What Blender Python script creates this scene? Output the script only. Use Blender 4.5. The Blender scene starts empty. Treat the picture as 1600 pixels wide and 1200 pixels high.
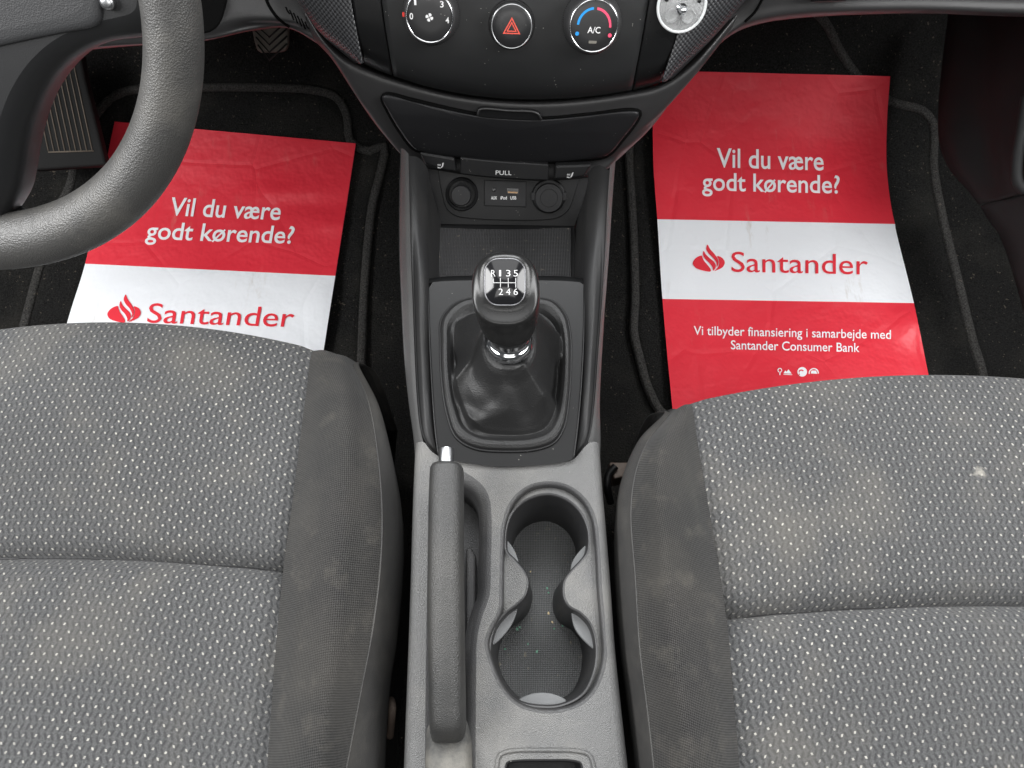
import bpy, bmesh, math, random
import numpy as np
from mathutils import Vector
random.seed(4)
rng = np.random.default_rng(4)
scene = bpy.context.scene
COL = scene.collection

# ------------------------------------------------------------------ camera, light, exposure
W, H = 1600, 1200
FPX = 1109.0
PITCH = math.radians(64)
CAM = np.array([0, 0, 0.90])
FW = np.array([0, math.cos(PITCH), -math.sin(PITCH)])
UP = np.array([0, math.sin(PITCH), math.cos(PITCH)])
RT = np.array([1.0, 0, 0])
cd = bpy.data.cameras.new('camera')
cd.sensor_fit = 'HORIZONTAL'
cd.sensor_width = 36
cd.lens = FPX / W * 36
cd.clip_start = 0.02
cd.clip_end = 100
cam = bpy.data.objects.new('camera', cd)
cam.location = CAM
cam.rotation_euler = (math.pi / 2 - PITCH, 0, 0)
COL.objects.link(cam)
scene.camera = cam

world = bpy.data.worlds.new('World')
scene.world = world
world.use_nodes = True
bg = world.node_tree.nodes['Background']
bg.inputs[0].default_value = (0.93, 0.97, 1.0, 1)
bg.inputs[1].default_value = 0.05


def lamp(name, loc, target, sx, sy, power, color=(1, 1, 1)):
    d = bpy.data.lights.new(name, 'AREA')
    d.shape = 'RECTANGLE'
    d.size, d.size_y, d.energy, d.color = sx, sy, power, color
    o = bpy.data.objects.new(name, d)
    o.location = loc
    o.rotation_euler = (Vector(target) - Vector(loc)).to_track_quat('-Z', 'Y').to_euler()
    COL.objects.link(o)
    return o


# daylight through the car's windows, then an added lamp overhead
lamp('windscreen_light', (0, 1.00, 1.40), (0, 0.12, 0.3), 1.2, 0.55, 19, (0.97, 0.985, 1))
lamp('side_window_light', (-0.95, 0.16, 1.16), (-0.10, 0.30, 0.15), 0.9, 0.42, 16, (1, 1, 1))
lamp('side_window_light', (0.95, 0.16, 1.16), (0.10, 0.30, 0.15), 0.9, 0.42, 12, (1, 1, 1))
lamp('rear_window_light', (0, -1.1, 1.45), (0, 0.3, 0.2), 1.3, 0.6, 6, (1, 0.99, 0.97))
lamp('overhead_fill', (0, 0.22, 1.55), (0, 0.22, 0.3), 1.0, 0.95, 5.5, (1, 1, 1))  # added fill to brighten the console, in place of headliner reflection

scene.view_settings.view_transform = 'Standard'
scene.view_settings.look = 'None'
scene.view_settings.gamma = 1
scene.view_settings.use_curve_mapping = False
scene.view_settings.exposure = 0.45
scene.cycles.max_bounces = 8
scene.cycles.use_denoising = True


# ------------------------------------------------------------------ geometry helpers
def ray(px, py):
    return FW + RT * ((px - W / 2) / FPX) - UP * ((py - H / 2) / FPX)


def C(px, py, t):
    return CAM + ray(px, py) * t


def Zp(px, py, z):
    r = ray(px, py)
    return CAM + r * ((z - CAM[2]) / r[2])


def PL(px, py, P0, n):
    r = ray(px, py)
    P0 = np.array(P0, float)
    n = np.array(n, float)
    return CAM + r * (((P0 - CAM) @ n) / (r @ n))


def floor_z(y):
    if y < 0.50:
        return 0.0
    return 0.55 * (y - 0.50) ** 2 + 1.4 * max(0, y - 0.78) ** 2


def Fl(px, py, off=0.0):
    r = ray(px, py)
    t = 0.7
    for _ in range(400):
        p = CAM + r * t
        if p[2] <= floor_z(p[1]) + off:
            break
        t += 0.005
    a, b = t - 0.005, t
    for _ in range(24):
        m = (a + b) / 2
        p = CAM + r * m
        if p[2] <= floor_z(p[1]) + off:
            b = m
        else:
            a = m
    return CAM + r * b


def cr(pts, n, closed=False):
    """centripetal-like resampling of a smooth curve through pts"""
    P = np.array(pts, float)
    if len(P) == 2:
        s = np.linspace(0, 1, n)[:, None]
        return P[0] * (1 - s) + P[1] * s
    if closed:
        Q = np.vstack([P[-1], P, P[0], P[1]])
    else:
        Q = np.vstack([2 * P[0] - P[1], P, 2 * P[-1] - P[-2]])
    segs = len(Q) - 3
    fine = []
    m = 24
    for i in range(segs):
        p0, p1, p2, p3 = Q[i:i + 4]
        d1 = max(np.linalg.norm(p1 - p0) ** .5, 1e-6)
        d2 = max(np.linalg.norm(p2 - p1) ** .5, 1e-6)
        d3 = max(np.linalg.norm(p3 - p2) ** .5, 1e-6)
        m1 = d2 * ((p1 - p0) / d1 - (p2 - p0) / (d1 + d2) + (p2 - p1) / d2)
        m2 = d2 * ((p2 - p1) / d2 - (p3 - p1) / (d2 + d3) + (p3 - p2) / d3)
        u = np.linspace(0, 1, m, endpoint=False)[:, None]
        fine.append((2 * u ** 3 - 3 * u ** 2 + 1) * p1 + (u ** 3 - 2 * u ** 2 + u) * m1
                    + (-2 * u ** 3 + 3 * u ** 2) * p2 + (u ** 3 - u ** 2) * m2)
    fine = np.vstack(fine + [P[0] if closed else P[-1]])
    L = np.r_[0, np.cumsum(np.linalg.norm(np.diff(fine, axis=0), axis=1))]
    s = np.linspace(0, L[-1], n + 1)[:-1] if closed else np.linspace(0, L[-1], n)
    return np.stack([np.interp(s, L, fine[:, k]) for k in range(P.shape[1])], 1)


def crk(pts, n):
    """smooth curve keeping uniform parameter per control point"""
    P = np.array(pts, float)
    Q = np.vstack([2 * P[0] - P[1], P, 2 * P[-1] - P[-2]])
    out = []
    for x in np.linspace(0, len(P) - 1, n):
        i = min(int(x), len(P) - 2)
        u = x - i
        p0, p1, p2, p3 = Q[i:i + 4]
        out.append(0.5 * ((2 * p1) + (p2 - p0) * u + (2 * p0 - 5 * p1 + 4 * p2 - p3) * u * u
                          + (3 * p1 - p0 - 3 * p2 + p3) * u ** 3))
    return np.array(out)


def empty(name, loc, label=None, cat=None, group=None):
    o = bpy.data.objects.new(name, None)
    o.empty_display_size = 0.05
    o.location = loc
    COL.objects.link(o)
    if label:
        tag(o, label, cat, group)
    return o


def tag(o, label, cat, group=None):
    o['label'] = label
    o['category'] = cat
    if group:
        o['group'] = group
    return o


def world_loc(o):
    v = np.zeros(3)
    while o is not None:
        v = v + np.array(o.location)
        o = o.parent
    return v


def obj(name, verts, faces, mat, parent=None, smooth=True, uvs=None, mat_idx=None, origin=None, sharp=None):
    V = np.array(verts, float)
    if parent is not None:
        loc = np.zeros(3)
        V = V - world_loc(parent)
    else:
        loc = np.array(origin, float) if origin is not None else np.zeros(3)
        V = V - loc
    me = bpy.data.meshes.new(name)
    me.from_pydata([tuple(v) for v in V], [], [tuple(int(i) for i in f) for f in faces])
    mats = mat if isinstance(mat, (list, tuple)) else [mat]
    for m in mats:
        me.materials.append(m)
    if mat_idx is not None:
        me.polygons.foreach_set('material_index', list(mat_idx))
    if uvs is not None:
        layer = me.uv_layers.new(name='UVMap')
        U = np.array(uvs, float)
        idx = np.zeros(len(me.loops), dtype=np.int32)
        me.loops.foreach_get('vertex_index', idx)
        layer.data.foreach_set('uv', U[idx].astype(np.float32).ravel())
    me.validate()
    me.update()
    if smooth:
        me.polygons.foreach_set('use_smooth', [True] * len(me.polygons))
        if sharp:
            me.set_sharp_from_angle(angle=math.radians(sharp))
    o = bpy.data.objects.new(name, me)
    o.location = loc
    COL.objects.link(o)
    if parent is not None:
        o.parent = parent
    return o


def join(parts):
    V, Fc = [], []
    for v, f in parts:
        b = len(V)
        V += [tuple(p) for p in v]
        Fc += [tuple(i + b for i in q) for q in f]
    return V, Fc


def grid(G, closed_u=False, flip=False):
    G = np.array(G)
    nv, nu = G.shape[:2]
    V = G.reshape(-1, 3)
    Fc = []
    for j in range(nv - 1):
        for i in range(nu if closed_u else nu - 1):
            a, b = j * nu + i, j * nu + (i + 1) % nu
            c, d = b + nu, a + nu
            Fc.append((a, d, c, b) if flip else (a, b, c, d))
    return V, Fc


def loft(curves, nu, nv, uniform=False):
    cs = [cr(c, nu) if not uniform else crk(c, nu) for c in curves]
    A = np.array(cs)
    if nv and nv > 1 and len(cs) > 1:
        G = np.array([crk(A[:, i], nv) if len(cs) > 2 else cr(A[:, i], nv) for i in range(nu)])
        return G.transpose(1, 0, 2)
    return A


def uv_of(G):
    G = np.array(G)
    du = np.linalg.norm(np.diff(G, axis=1), axis=2)
    dv = np.linalg.norm(np.diff(G, axis=0), axis=2)
    u = np.concatenate([np.zeros((G.shape[0], 1)), np.cumsum(du, 1)], 1)
    v = np.concatenate([np.zeros((1, G.shape[1])), np.cumsum(dv, 0)], 0)
    return np.stack([u, v], 2).reshape(-1, 2)


def up_facing(V, Fc):
    """flip faces so that the average normal looks at the camera side"""
    V = np.array(V)
    s = 0
    for f in Fc[::max(1, len(Fc) // 400)]:
        p = V[list(f)]
        n = np.cross(p[1] - p[0], p[2] - p[0])
        s += n @ (CAM - p[0])
    if s < 0:
        Fc = [tuple(reversed(f)) for f in Fc]
    return V, Fc


def sheet(name, G, mat, parent=None, thick=0.003, uvs='arc', origin=None):
    V, Fc = grid(G)
    V, Fc = up_facing(V, Fc)
    o = obj(name, V, Fc, mat, parent, uvs=uv_of(G) if uvs == 'arc' else uvs, origin=origin)
    if thick:
        m = o.modifiers.new('thickness', 'SOLIDIFY')
        m.thickness = thick
        m.offset = -1
    return o


def tube(path, r, n=10, closed=False, caps=True):
    P = np.array(path, float)
    N = len(P)
    rs = np.full(N, r) if np.isscalar(r) else np.array(r)
    V, Fc = [], []
    prev = None
    for i in range(N):
        if closed:
            d = P[(i + 1) % N] - P[i - 1]
        else:
            d = P[min(i + 1, N - 1)] - P[max(i - 1, 0)]
        d = d / (np.linalg.norm(d) + 1e-12)
        if prev is None:
            a = np.array([0, 0, 1.0]) if abs(d[2]) < .9 else np.array([1.0, 0, 0])
            e = np.cross(d, a)
        else:
            e = prev - d * (prev @ d)
        e /= np.linalg.norm(e)
        prev = e
        g = np.cross(d, e)
        for k in range(n):
            w = 2 * math.pi * k / n
            V.append(P[i] + rs[i] * (math.cos(w) * e + math.sin(w) * g))
    for i in range(N if closed else N - 1):
        for k in range(n):
            a, b = i * n + k, i * n + (k + 1) % n
            c, d = ((i + 1) % N) * n + (k + 1) % n, ((i + 1) % N) * n + k
            Fc.append((a, b, c, d))
    if caps and not closed:
        Fc.append(tuple(range(n))[::-1])
        Fc.append(tuple((N - 1) * n + k for k in range(n)))
    return V, Fc


def frame(n, roll=0.0, hint=(1, 0, 0)):
    n = np.array(n, float)
    n /= np.linalg.norm(n)
    e1 = np.array(hint, float)
    e1 = e1 - n * (e1 @ n)
    e1 /= np.linalg.norm(e1)
    e2 = np.cross(n, e1)
    c, s = math.cos(roll), math.sin(roll)
    return c * e1 + s * e2, -s * e1 + c * e2, n


def lathe(c, fr, prof, n=48, sx=1.0, sy=1.0, caps=True, knurl=None):
    """prof: list of (radius, height along normal); knurl: (i0, i1, count, depth)"""
    e1, e2, nn = fr
    V, Fc = [], []
    for i, (r, h) in enumerate(prof):
        for k in range(n):
            w = 2 * math.pi * k / n
            rr = r
            if knurl and knurl[0] <= i <= knurl[1] and k % 2:
                rr = r - knurl[2]
            V.append(c + e1 * rr * sx * math.cos(w) + e2 * rr * sy * math.sin(w) + nn * h)
    for i in range(len(prof) - 1):
        for k in range(n):
            a, b = i * n + k, i * n + (k + 1) % n
            Fc.append((a, b, b + n, a + n))
    if caps:
        Fc.append(tuple(range(n))[::-1])
        Fc.append(tuple((len(prof) - 1) * n + k for k in range(n)))
    return V, Fc


def prism(poly, n, h, lift=0.0):
    """extrude a 3D polygon by h against the normal n; top lies at poly + n*lift"""
    P = np.array(poly, float)
    n = np.array(n, float) / np.linalg.norm(n)
    T = P + n * lift
    B = T - n * h
    N = len(P)
    a = np.zeros(3)
    for i in range(N):
        a += np.cross(T[i] - T[0], T[(i + 1) % N] - T[0])
    V = list(T) + list(B)
    top, bot = list(range(N)), list(range(N, 2 * N))
    Fc = [tuple(top), tuple(bot[::-1])] + [(i, i + N, (i + 1) % N + N, (i + 1) % N) for i in range(N)]
    if a @ n < 0:
        Fc = [tuple(reversed(f)) for f in Fc]
    return V, Fc


def bevel(o, w, seg=3, ang=40):
    m = o.modifiers.new('bevel', 'BEVEL')
    m.width = w
    m.segments = seg
    m.limit_method = 'ANGLE'
    m.angle_limit = math.radians(ang)
    return o


def fill(contours, subdiv=0):
    """triangulated sheet between an outer contour and holes (all 3D)"""
    bm = bmesh.new()
    edges = []
    for c in contours:
        vs = [bm.verts.new(p) for p in c]
        for i in range(len(vs)):
            edges.append(bm.edges.new((vs[i], vs[(i + 1) % len(vs)])))
    bmesh.ops.triangle_fill(bm, use_beauty=True, use_dissolve=False, edges=edges, normal=(0, 0, 1))
    bm.normal_update()
    bm.verts.index_update()
    V = [tuple(v.co) for v in bm.verts]
    Fc = [tuple(v.index for v in f.verts) for f in bm.faces]
    bm.free()
    return up_facing(V, Fc)


def on_surface(G, pts, lift=0.0004):
    from mathutils.bvhtree import BVHTree
    V, Fc = grid(G)
    bv = BVHTree.FromPolygons([tuple(map(float, v)) for v in V], Fc)
    out = []
    for x, y in pts:
        r = ray(x, y)
        h = bv.ray_cast(Vector(CAM), Vector(r).normalized())
        if h[0] is not None:
            out.append(np.array(h[0]) - r / np.linalg.norm(r) * lift)
    return out


def rrect(w, h, r, n=6):
    out = []
    for cx, cy, a0 in ((w / 2 - r, h / 2 - r, 0), (-w / 2 + r, h / 2 - r, 90), (-w / 2 + r, -h / 2 + r, 180), (w / 2 - r, -h / 2 + r, 270)):
        for k in range(n + 1):
            a = math.radians(a0 + 90 * k / n)
            out.append((cx + r * math.cos(a), cy + r * math.sin(a)))
    return out


_tc = {}


def text_shape(s, bold=0.0, res=4):
    key = (s, bold, res)
    if key in _tc:
        return _tc[key]
    c = bpy.data.curves.new('lettering', 'FONT')
    c.body = s
    c.offset = bold
    c.resolution_u = res
    o = bpy.data.objects.new('lettering', c)
    COL.objects.link(o)
    bpy.context.view_layer.update()
    m = bpy.data.meshes.new_from_object(o.evaluated_get(bpy.context.evaluated_depsgraph_get()))
    V = np.array([tuple(v.co) for v in m.vertices])
    Fc = [tuple(p.vertices) for p in m.polygons]
    bpy.data.objects.remove(o)
    bpy.data.curves.remove(c)
    bpy.data.meshes.remove(m)
    _tc[key] = (V, Fc)
    return V, Fc


def flat_text(s, c, fr, width, height, bold=0.0):
    """text centred on c in frame fr, width metres wide, cap height given"""
    V, Fc = text_shape(s, bold)
    x0, x1 = V[:, 0].min(), V[:, 0].max()
    cap = 0.70
    return [c + fr[0] * ((v[0] - (x0 + x1) / 2) * width / (x1 - x0)) + fr[1] * ((v[1] / cap - 0.5) * height) for v in V], Fc


# ------------------------------------------------------------------ materials
class N:
    def __init__(s, name):
        s.m = bpy.data.materials.new(name)
        s.m.use_nodes = True
        s.t = s.m.node_tree
        s.b = s.t.nodes['Principled BSDF']
        s.out = s.t.nodes['Material Output']

    def node(s, kind, **kw):
        n = s.t.nodes.new(kind)
        for k, v in kw.items():
            setattr(n, k, v)
        return n

    def put(s, sock, v):
        if isinstance(v, bpy.types.NodeSocket):
            s.t.links.new(v, sock)
        elif isinstance(v, (tuple, list)) and len(v) == 3 and len(sock.default_value) == 4:
            sock.default_value = (*v, 1)
        else:
            sock.default_value = v

    def math(s, op, a, b=0.0, c=None):
        n = s.node('ShaderNodeMath', operation=op)
        s.put(n.inputs[0], a)
        s.put(n.inputs[1], b)
        if c is not None:
            s.put(n.inputs[2], c)
        return n.outputs[0]

    def coord(s, kind='Object'):
        return s.node('ShaderNodeTexCoord').outputs[kind]

    def noise(s, scale, detail=3, vec=None, rough=0.5, out=0):
        n = s.node('ShaderNodeTexNoise')
        n.inputs['Scale'].default_value = scale
        n.inputs['Detail'].default_value = detail
        n.inputs['Roughness'].default_value = rough
        s.t.links.new(vec if vec is not None else s.coord(), n.inputs['Vector'])
        return n.outputs[out]

    def voronoi(s, scale, vec=None, feature='F1', out='Distance'):
        n = s.node('ShaderNodeTexVoronoi', feature=feature)
        n.inputs['Scale'].default_value = scale
        s.t.links.new(vec if vec is not None else s.coord(), n.inputs['Vector'])
        return n.outputs[out]

    def ramp(s, fac, lo, hi, a=0.0, b=1.0):
        n = s.node('ShaderNodeMapRange')
        s.put(n.inputs['Value'], fac)
        n.inputs['From Min'].default_value = lo
        n.inputs['From Max'].default_value = hi
        n.inputs['To Min'].default_value = a
        n.inputs['To Max'].default_value = b
        return n.outputs[0]

    def mix(s, fac, a, b):
        n = s.node('ShaderNodeMix', data_type='RGBA')
        s.put(n.inputs[0], fac)
        s.put(n.inputs[6], a)
        s.put(n.inputs[7], b)
        return n.outputs[2]

    def bump(s, height, strength=0.3, dist=0.001):
        n = s.node('ShaderNodeBump')
        n.inputs['Strength'].default_value = strength
        n.inputs['Distance'].default_value = dist
        s.t.links.new(height, n.inputs['Height'])
        s.t.links.new(n.outputs[0], s.b.inputs['Normal'])
        return n

    def set(s, base=None, rough=None, spec=None, metal=None, **kw):
        if base is not None:
            s.put(s.b.inputs['Base Color'], base)
        if rough is not None:
            s.put(s.b.inputs['Roughness'], rough)
        if spec is not None:
            s.put(s.b.inputs['Specular IOR Level'], spec)
        if metal is not None:
            s.put(s.b.inputs['Metallic'], metal)
        for k, v in kw.items():
            s.put(s.b.inputs[k.replace('_', ' ')], v)
        return s.m


def plastic(name, base, rough=0.5, spec=0.5, grain=900, gs=0.25, dust=0.0, dust_col=(0.45, 0.42, 0.36), gd=0.0004, speck=0.0):
    n = N(name)
    co = n.coord()
    col = base
    big = n.noise(9, 4, co)
    if dust:
        d = n.ramp(n.noise(14, 6, co, 0.65), 0.45, 0.8, 0, dust)
        col = n.mix(d, base, dust_col)
    if speck:
        sp = n.math('LESS_THAN', n.voronoi(260, co), 0.09)
        sel = n.math('GREATER_THAN', n.noise(60, 1, co), 0.60)
        col = n.mix(n.math('MULTIPLY', n.math('MULTIPLY', sp, sel), speck), col, (0.5, 0.48, 0.44))
    n.set(col, n.ramp(big, 0.3, 0.7, rough - 0.05, rough + 0.06), spec)
    if gs:
        n.bump(n.voronoi(grain, co), gs, gd)
    return n.m


def plain(name, base, rough=0.5, spec=0.5, metal=0.0, **kw):
    return N(name).set(base, rough, spec, metal, **kw)


M = {}
M['dash'] = plastic('dash_plastic', (0.026, 0.0255, 0.026), 0.40, 0.5, 1500, 0.22, speck=0.0)
M['panel'] = plastic('satin_panel', (0.017, 0.0174, 0.018), 0.42, 0.35, 3000, 0.05, speck=0.7)
M['trim'] = plastic('satin_trim', (0.007, 0.0072, 0.0075), 0.30, 0.22, 3000, 0.04, speck=0.5)
M['rail'] = plastic('side_rail_plastic', (0.018, 0.018, 0.0185), 0.50, 0.35, 1500, 0.12, dust=0.02)
M['lid'] = plastic('lid_plastic', (0.010, 0.010, 0.011), 0.42, 0.35, 2200, 0.10, speck=0.3)
M['deep'] = plastic('deep_black_plastic', (0.007, 0.007, 0.0075), 0.45, 0.35, 1500, 0.1, speck=0.4)
M['black_gap'] = plain('black_gap', (0.003, 0.003, 0.003), 0.9, 0.05)
M['gloss'] = plain('gloss_black', (0.010, 0.010, 0.011), 0.12, 0.5)
M['dial'] = plastic('dial_face', (0.016, 0.016, 0.017), 0.30, 0.5, 3000, 0.04, speck=0.5)
M['knurl'] = plain('knurled_rubber', (0.035, 0.035, 0.036), 0.45, 0.5)
M['chrome'] = plain('chrome', (0.75, 0.76, 0.78), 0.12, 0.5, 1.0)
M['satin_chrome'] = plain('satin_chrome', (0.55, 0.56, 0.57), 0.28, 0.5, 1.0)
M['white_ink'] = plain('white_ink', (0.80, 0.80, 0.80), 0.5, 0.3)
M['grey_ink'] = plain('grey_ink', (0.50, 0.50, 0.50), 0.5, 0.3)
M['red_ink'] = plain('red_ink', (0.75, 0.05, 0.04), 0.5, 0.3)
M['hazard_ink'] = plain('hazard_red_ink', (0.75, 0.10, 0.07), 0.5, 0.3)
M['blue_ink'] = plain('blue_ink', (0.02, 0.28, 0.70), 0.5, 0.3)
M['pink_ink'] = plain('pink_red_ink', (0.80, 0.08, 0.16), 0.5, 0.3)
M['amber'] = plain('unlit_indicator', (0.16, 0.15, 0.13), 0.4, 0.5)
M['console'] = plastic('console_grained_plastic', (0.080, 0.080, 0.079), 0.42, 0.6, 1500, 0.6, dust=0.16, gd=0.0006, speck=0.25)
M['flank'] = plastic('console_plastic_shaded', (0.066, 0.066, 0.066), 0.43, 0.55, 1500, 0.5, dust=0.05, gd=0.0005)  # console plastic in a darker tone, shade of the sloping flanks painted in
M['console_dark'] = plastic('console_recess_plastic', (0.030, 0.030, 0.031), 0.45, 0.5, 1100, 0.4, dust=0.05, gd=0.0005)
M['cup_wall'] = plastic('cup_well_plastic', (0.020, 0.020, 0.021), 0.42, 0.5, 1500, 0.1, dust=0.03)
M['pad'] = plastic('grip_pad_rubber', (0.125, 0.128, 0.13), 0.6, 0.3, 2500, 0.05)
M['grip'] = plastic('handbrake_grip_plastic', (0.028, 0.028, 0.0275), 0.42, 0.5, 1200, 0.5, dust=0.05, gd=0.0006)
M['sleeve'] = plastic('dusty_sleeve_plastic', (0.045, 0.045, 0.043), 0.6, 0.4, 900, 0.4, dust=0.5)
M['leather'] = plastic('boot_leather', (0.013, 0.013, 0.0132), 0.47, 0.45, 1000, 0.5, gd=0.0005)
M['rim'] = plastic('wheel_rim_skin', (0.050, 0.049, 0.047), 0.45, 0.6, 950, 0.5, dust=0.16, gd=0.0006, speck=0.25)
M['hub'] = plastic('wheel_hub_plastic', (0.011, 0.0113, 0.012), 0.45, 0.4, 1800, 0.12)
M['airbag'] = plastic('airbag_cover_plastic', (0.027, 0.0275, 0.029), 0.50, 0.5, 1200, 0.3)
M['rust'] = plastic('dirty_rail_metal', (0.16, 0.13, 0.11), 0.6, 0.4, 500, 0.4, dust=0.3, dust_col=(0.28, 0.17, 0.12))
M['green'] = plain('green_glitter', (0.02, 0.14, 0.075), 0.3, 0.6)
M['crumb'] = plain('crumb', (0.45, 0.36, 0.22), 0.8, 0.2)
M['stitch'] = plain('stitch_thread', (0.13, 0.12, 0.105), 0.8, 0.2)


def carpet(name, base, fibre=0.9):
    n = N(name)
    co = n.coord()
    f = n.noise(420, 4, co, 0.7)
    b = n.noise(12, 4, co)
    c1 = n.mix(n.ramp(f, 0.35, 0.75), tuple(x * 0.35 for x in base), tuple(x * 1.7 for x in base))
    d = n.math('GREATER_THAN', n.noise(190, 2, co), 0.70)
    c2 = n.mix(n.math('MULTIPLY', d, 0.35), c1, (0.26, 0.22, 0.17))
    c3 = n.mix(n.ramp(b, 0.5, 0.8, 0, 0.22), c2, (0.10, 0.095, 0.08))
    n.set(c3, 0.95, 0.1)
    n.bump(f, 1.0, 0.006)
    return n.m


M['carpet'] = carpet('floor_carpet', (0.021, 0.0207, 0.020))
M['mat'] = carpet('mat_carpet', (0.023, 0.0227, 0.022))
M['binding'] = carpet('mat_edge_binding', (0.075, 0.073, 0.070))


def carbon():
    n = N('carbon_pattern_plastic')
    uv = n.coord()
    sep = n.node('ShaderNodeSeparateXYZ')
    n.t.links.new(uv, sep.inputs[0])
    k = 2 * math.pi / 0.0040
    a = n.math('SINE', n.math('MULTIPLY', sep.outputs[0], k))
    b = n.math('SINE', n.math('MULTIPLY', sep.outputs[2], k))
    h = n.math('MULTIPLY', a, b)
    n.set(n.mix(n.ramp(h, -0.5, 0.5), (0.010, 0.010, 0.011), (0.050, 0.051, 0.054)), 0.36, 0.6)
    n.bump(h, 0.35, 0.0006)
    return n.m


M['carbon'] = carbon()


def mat_rubber(name, base, cell=0.0034, rough=0.55):
    n = N(name)
    co = n.coord()
    sep = n.node('ShaderNodeSeparateXYZ')
    n.t.links.new(co, sep.inputs[0])
    k = 2 * math.pi / cell
    a = n.math('SINE', n.math('MULTIPLY', n.math('ADD', sep.outputs[0], sep.outputs[1]), k))
    b = n.math('SINE', n.math('MULTIPLY', n.math('SUBTRACT', sep.outputs[0], sep.outputs[1]), k))
    h = n.math('MULTIPLY', a, b)
    d = n.math('GREATER_THAN', n.noise(210, 2, co), 0.70)
    col = n.mix(n.ramp(h, -0.6, 0.6), tuple(x * 0.55 for x in base), tuple(x * 1.5 for x in base))
    n.set(n.mix(n.math('MULTIPLY', d, 0.4), col, (0.30, 0.26, 0.19)), rough, 0.4)
    n.bump(h, 0.5, 0.0008)
    return n.m


M['tray_mat'] = mat_rubber('tray_mat_rubber', (0.034, 0.034, 0.035))
M['cup_mat'] = mat_rubber('cup_mat_rubber', (0.095, 0.097, 0.097), 0.0030)


def seat_insert(name, tint=(0.074, 0.0745, 0.075), spot=None):
    n = N(name)
    uv = n.node('ShaderNodeUVMap').outputs[0]
    sep = n.node('ShaderNodeSeparateXYZ')
    n.t.links.new(uv, sep.inputs[0])
    co = n.coord()
    wob = n.math('MULTIPLY', n.math('SUBTRACT', n.noise(28, 4, co), 0.5), 0.0018)
    U = n.math('ADD', sep.outputs[0], wob)
    Vv = n.math('ADD', sep.outputs[1], wob)
    PW, PH = 0.0092, 0.0054
    row = n.math('FLOOR', n.math('DIVIDE', Vv, PH))
    par = n.math('FLOORED_MODULO', row, 2.0)
    fx = n.math('FRACT', n.math('ADD', n.math('DIVIDE', U, PW), n.math('MULTIPLY', par, 0.5)))
    fy = n.math('SUBTRACT', n.math('FRACT', n.math('DIVIDE', Vv, PH)), 0.5)
    row2 = n.math('FLOORED_MODULO', n.math('FLOOR', n.math('DIVIDE', row, 1.0)), 2.0)
    slant = n.math('SUBTRACT', n.math('MULTIPLY', row2, 2.0), 1.0)
    xx = n.math('SUBTRACT', n.math('SUBTRACT', fx, 0.5), n.math('MULTIPLY', n.math('MULTIPLY', slant, fy), 0.22))
    dash = n.math('MULTIPLY', n.math('LESS_THAN', n.math('ABSOLUTE', xx), 0.080),
                  n.math('LESS_THAN', n.math('ABSOLUTE', fy), 0.155))
    # dark tufts half a pitch away
    fx2 = n.math('FRACT', n.math('ADD', fx, 0.5))
    xd = n.math('SUBTRACT', n.math('SUBTRACT', fx2, 0.5), n.math('MULTIPLY', n.math('MULTIPLY', slant, fy), -0.25))
    xe = n.math('SUBTRACT', n.math('ABSOLUTE', n.math('SUBTRACT', xd, 0.0)), 0.24)
    dark = n.math('MULTIPLY', n.ramp(n.math('ABSOLUTE', xe), 0.03, 0.15, 1, 0),
                  n.ramp(n.math('ABSOLUTE', fy), 0.25, 0.55, 1, 0))
    # fine ribs of the knit
    rib = n.math('SINE', n.math('MULTIPLY', U, 2 * math.pi / 0.0014))
    rib2 = n.math('SINE', n.math('MULTIPLY', Vv, 2 * math.pi / 0.0011))
    weave = n.math('MULTIPLY', rib, rib2)
    fib = n.noise(900, 3, co, 0.7)
    stain = n.noise(9, 5, co, 0.6)
    base = n.mix(n.ramp(fib, 0.3, 0.7), tuple(x * 0.62 for x in tint), tuple(x * 1.45 for x in tint))
    base = n.mix(n.ramp(weave, -1, 1, 0, 0.18), base, (0.05, 0.052, 0.055))
    base = n.mix(n.math('MULTIPLY', dark, 0.70), base, (0.028, 0.0285, 0.030))
    base = n.mix(n.ramp(stain, 0.50, 0.78, 0, 0.55), base, (0.135, 0.126, 0.110))
    base = n.mix(n.math('MULTIPLY', n.math('MULTIPLY', dash, n.ramp(n.noise(300, 1, co), 0.3, 0.65, 0.45, 1.0)), n.ramp(n.noise(13, 3, co), .35, .65, 1.0, .55)), base, (0.40, 0.385, 0.345))
    if spot is not None:
        vd = n.node('ShaderNodeVectorMath', operation='DISTANCE')
        n.t.links.new(co, vd.inputs[0])
        vd.inputs[1].default_value = spot
        rad = n.math('ADD', vd.outputs['Value'], n.math('MULTIPLY', n.math('SUBTRACT', n.noise(260, 3, co), .5), .010))
        base = n.mix(n.ramp(rad, .0025, .0055, .5, 0), base, (.40, .38, .33))
    n.set(base, 0.92, 0.15, Sheen_Weight=0.10, Sheen_Roughness=0.5)
    h = n.math('ADD', n.math('MULTIPLY', dash, 0.8), n.math('ADD', n.math('MULTIPLY', dark, -0.9), n.math('MULTIPLY', weave, 0.25)))
    n.bump(h, 0.5, 0.0012)
    return n.m


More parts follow.
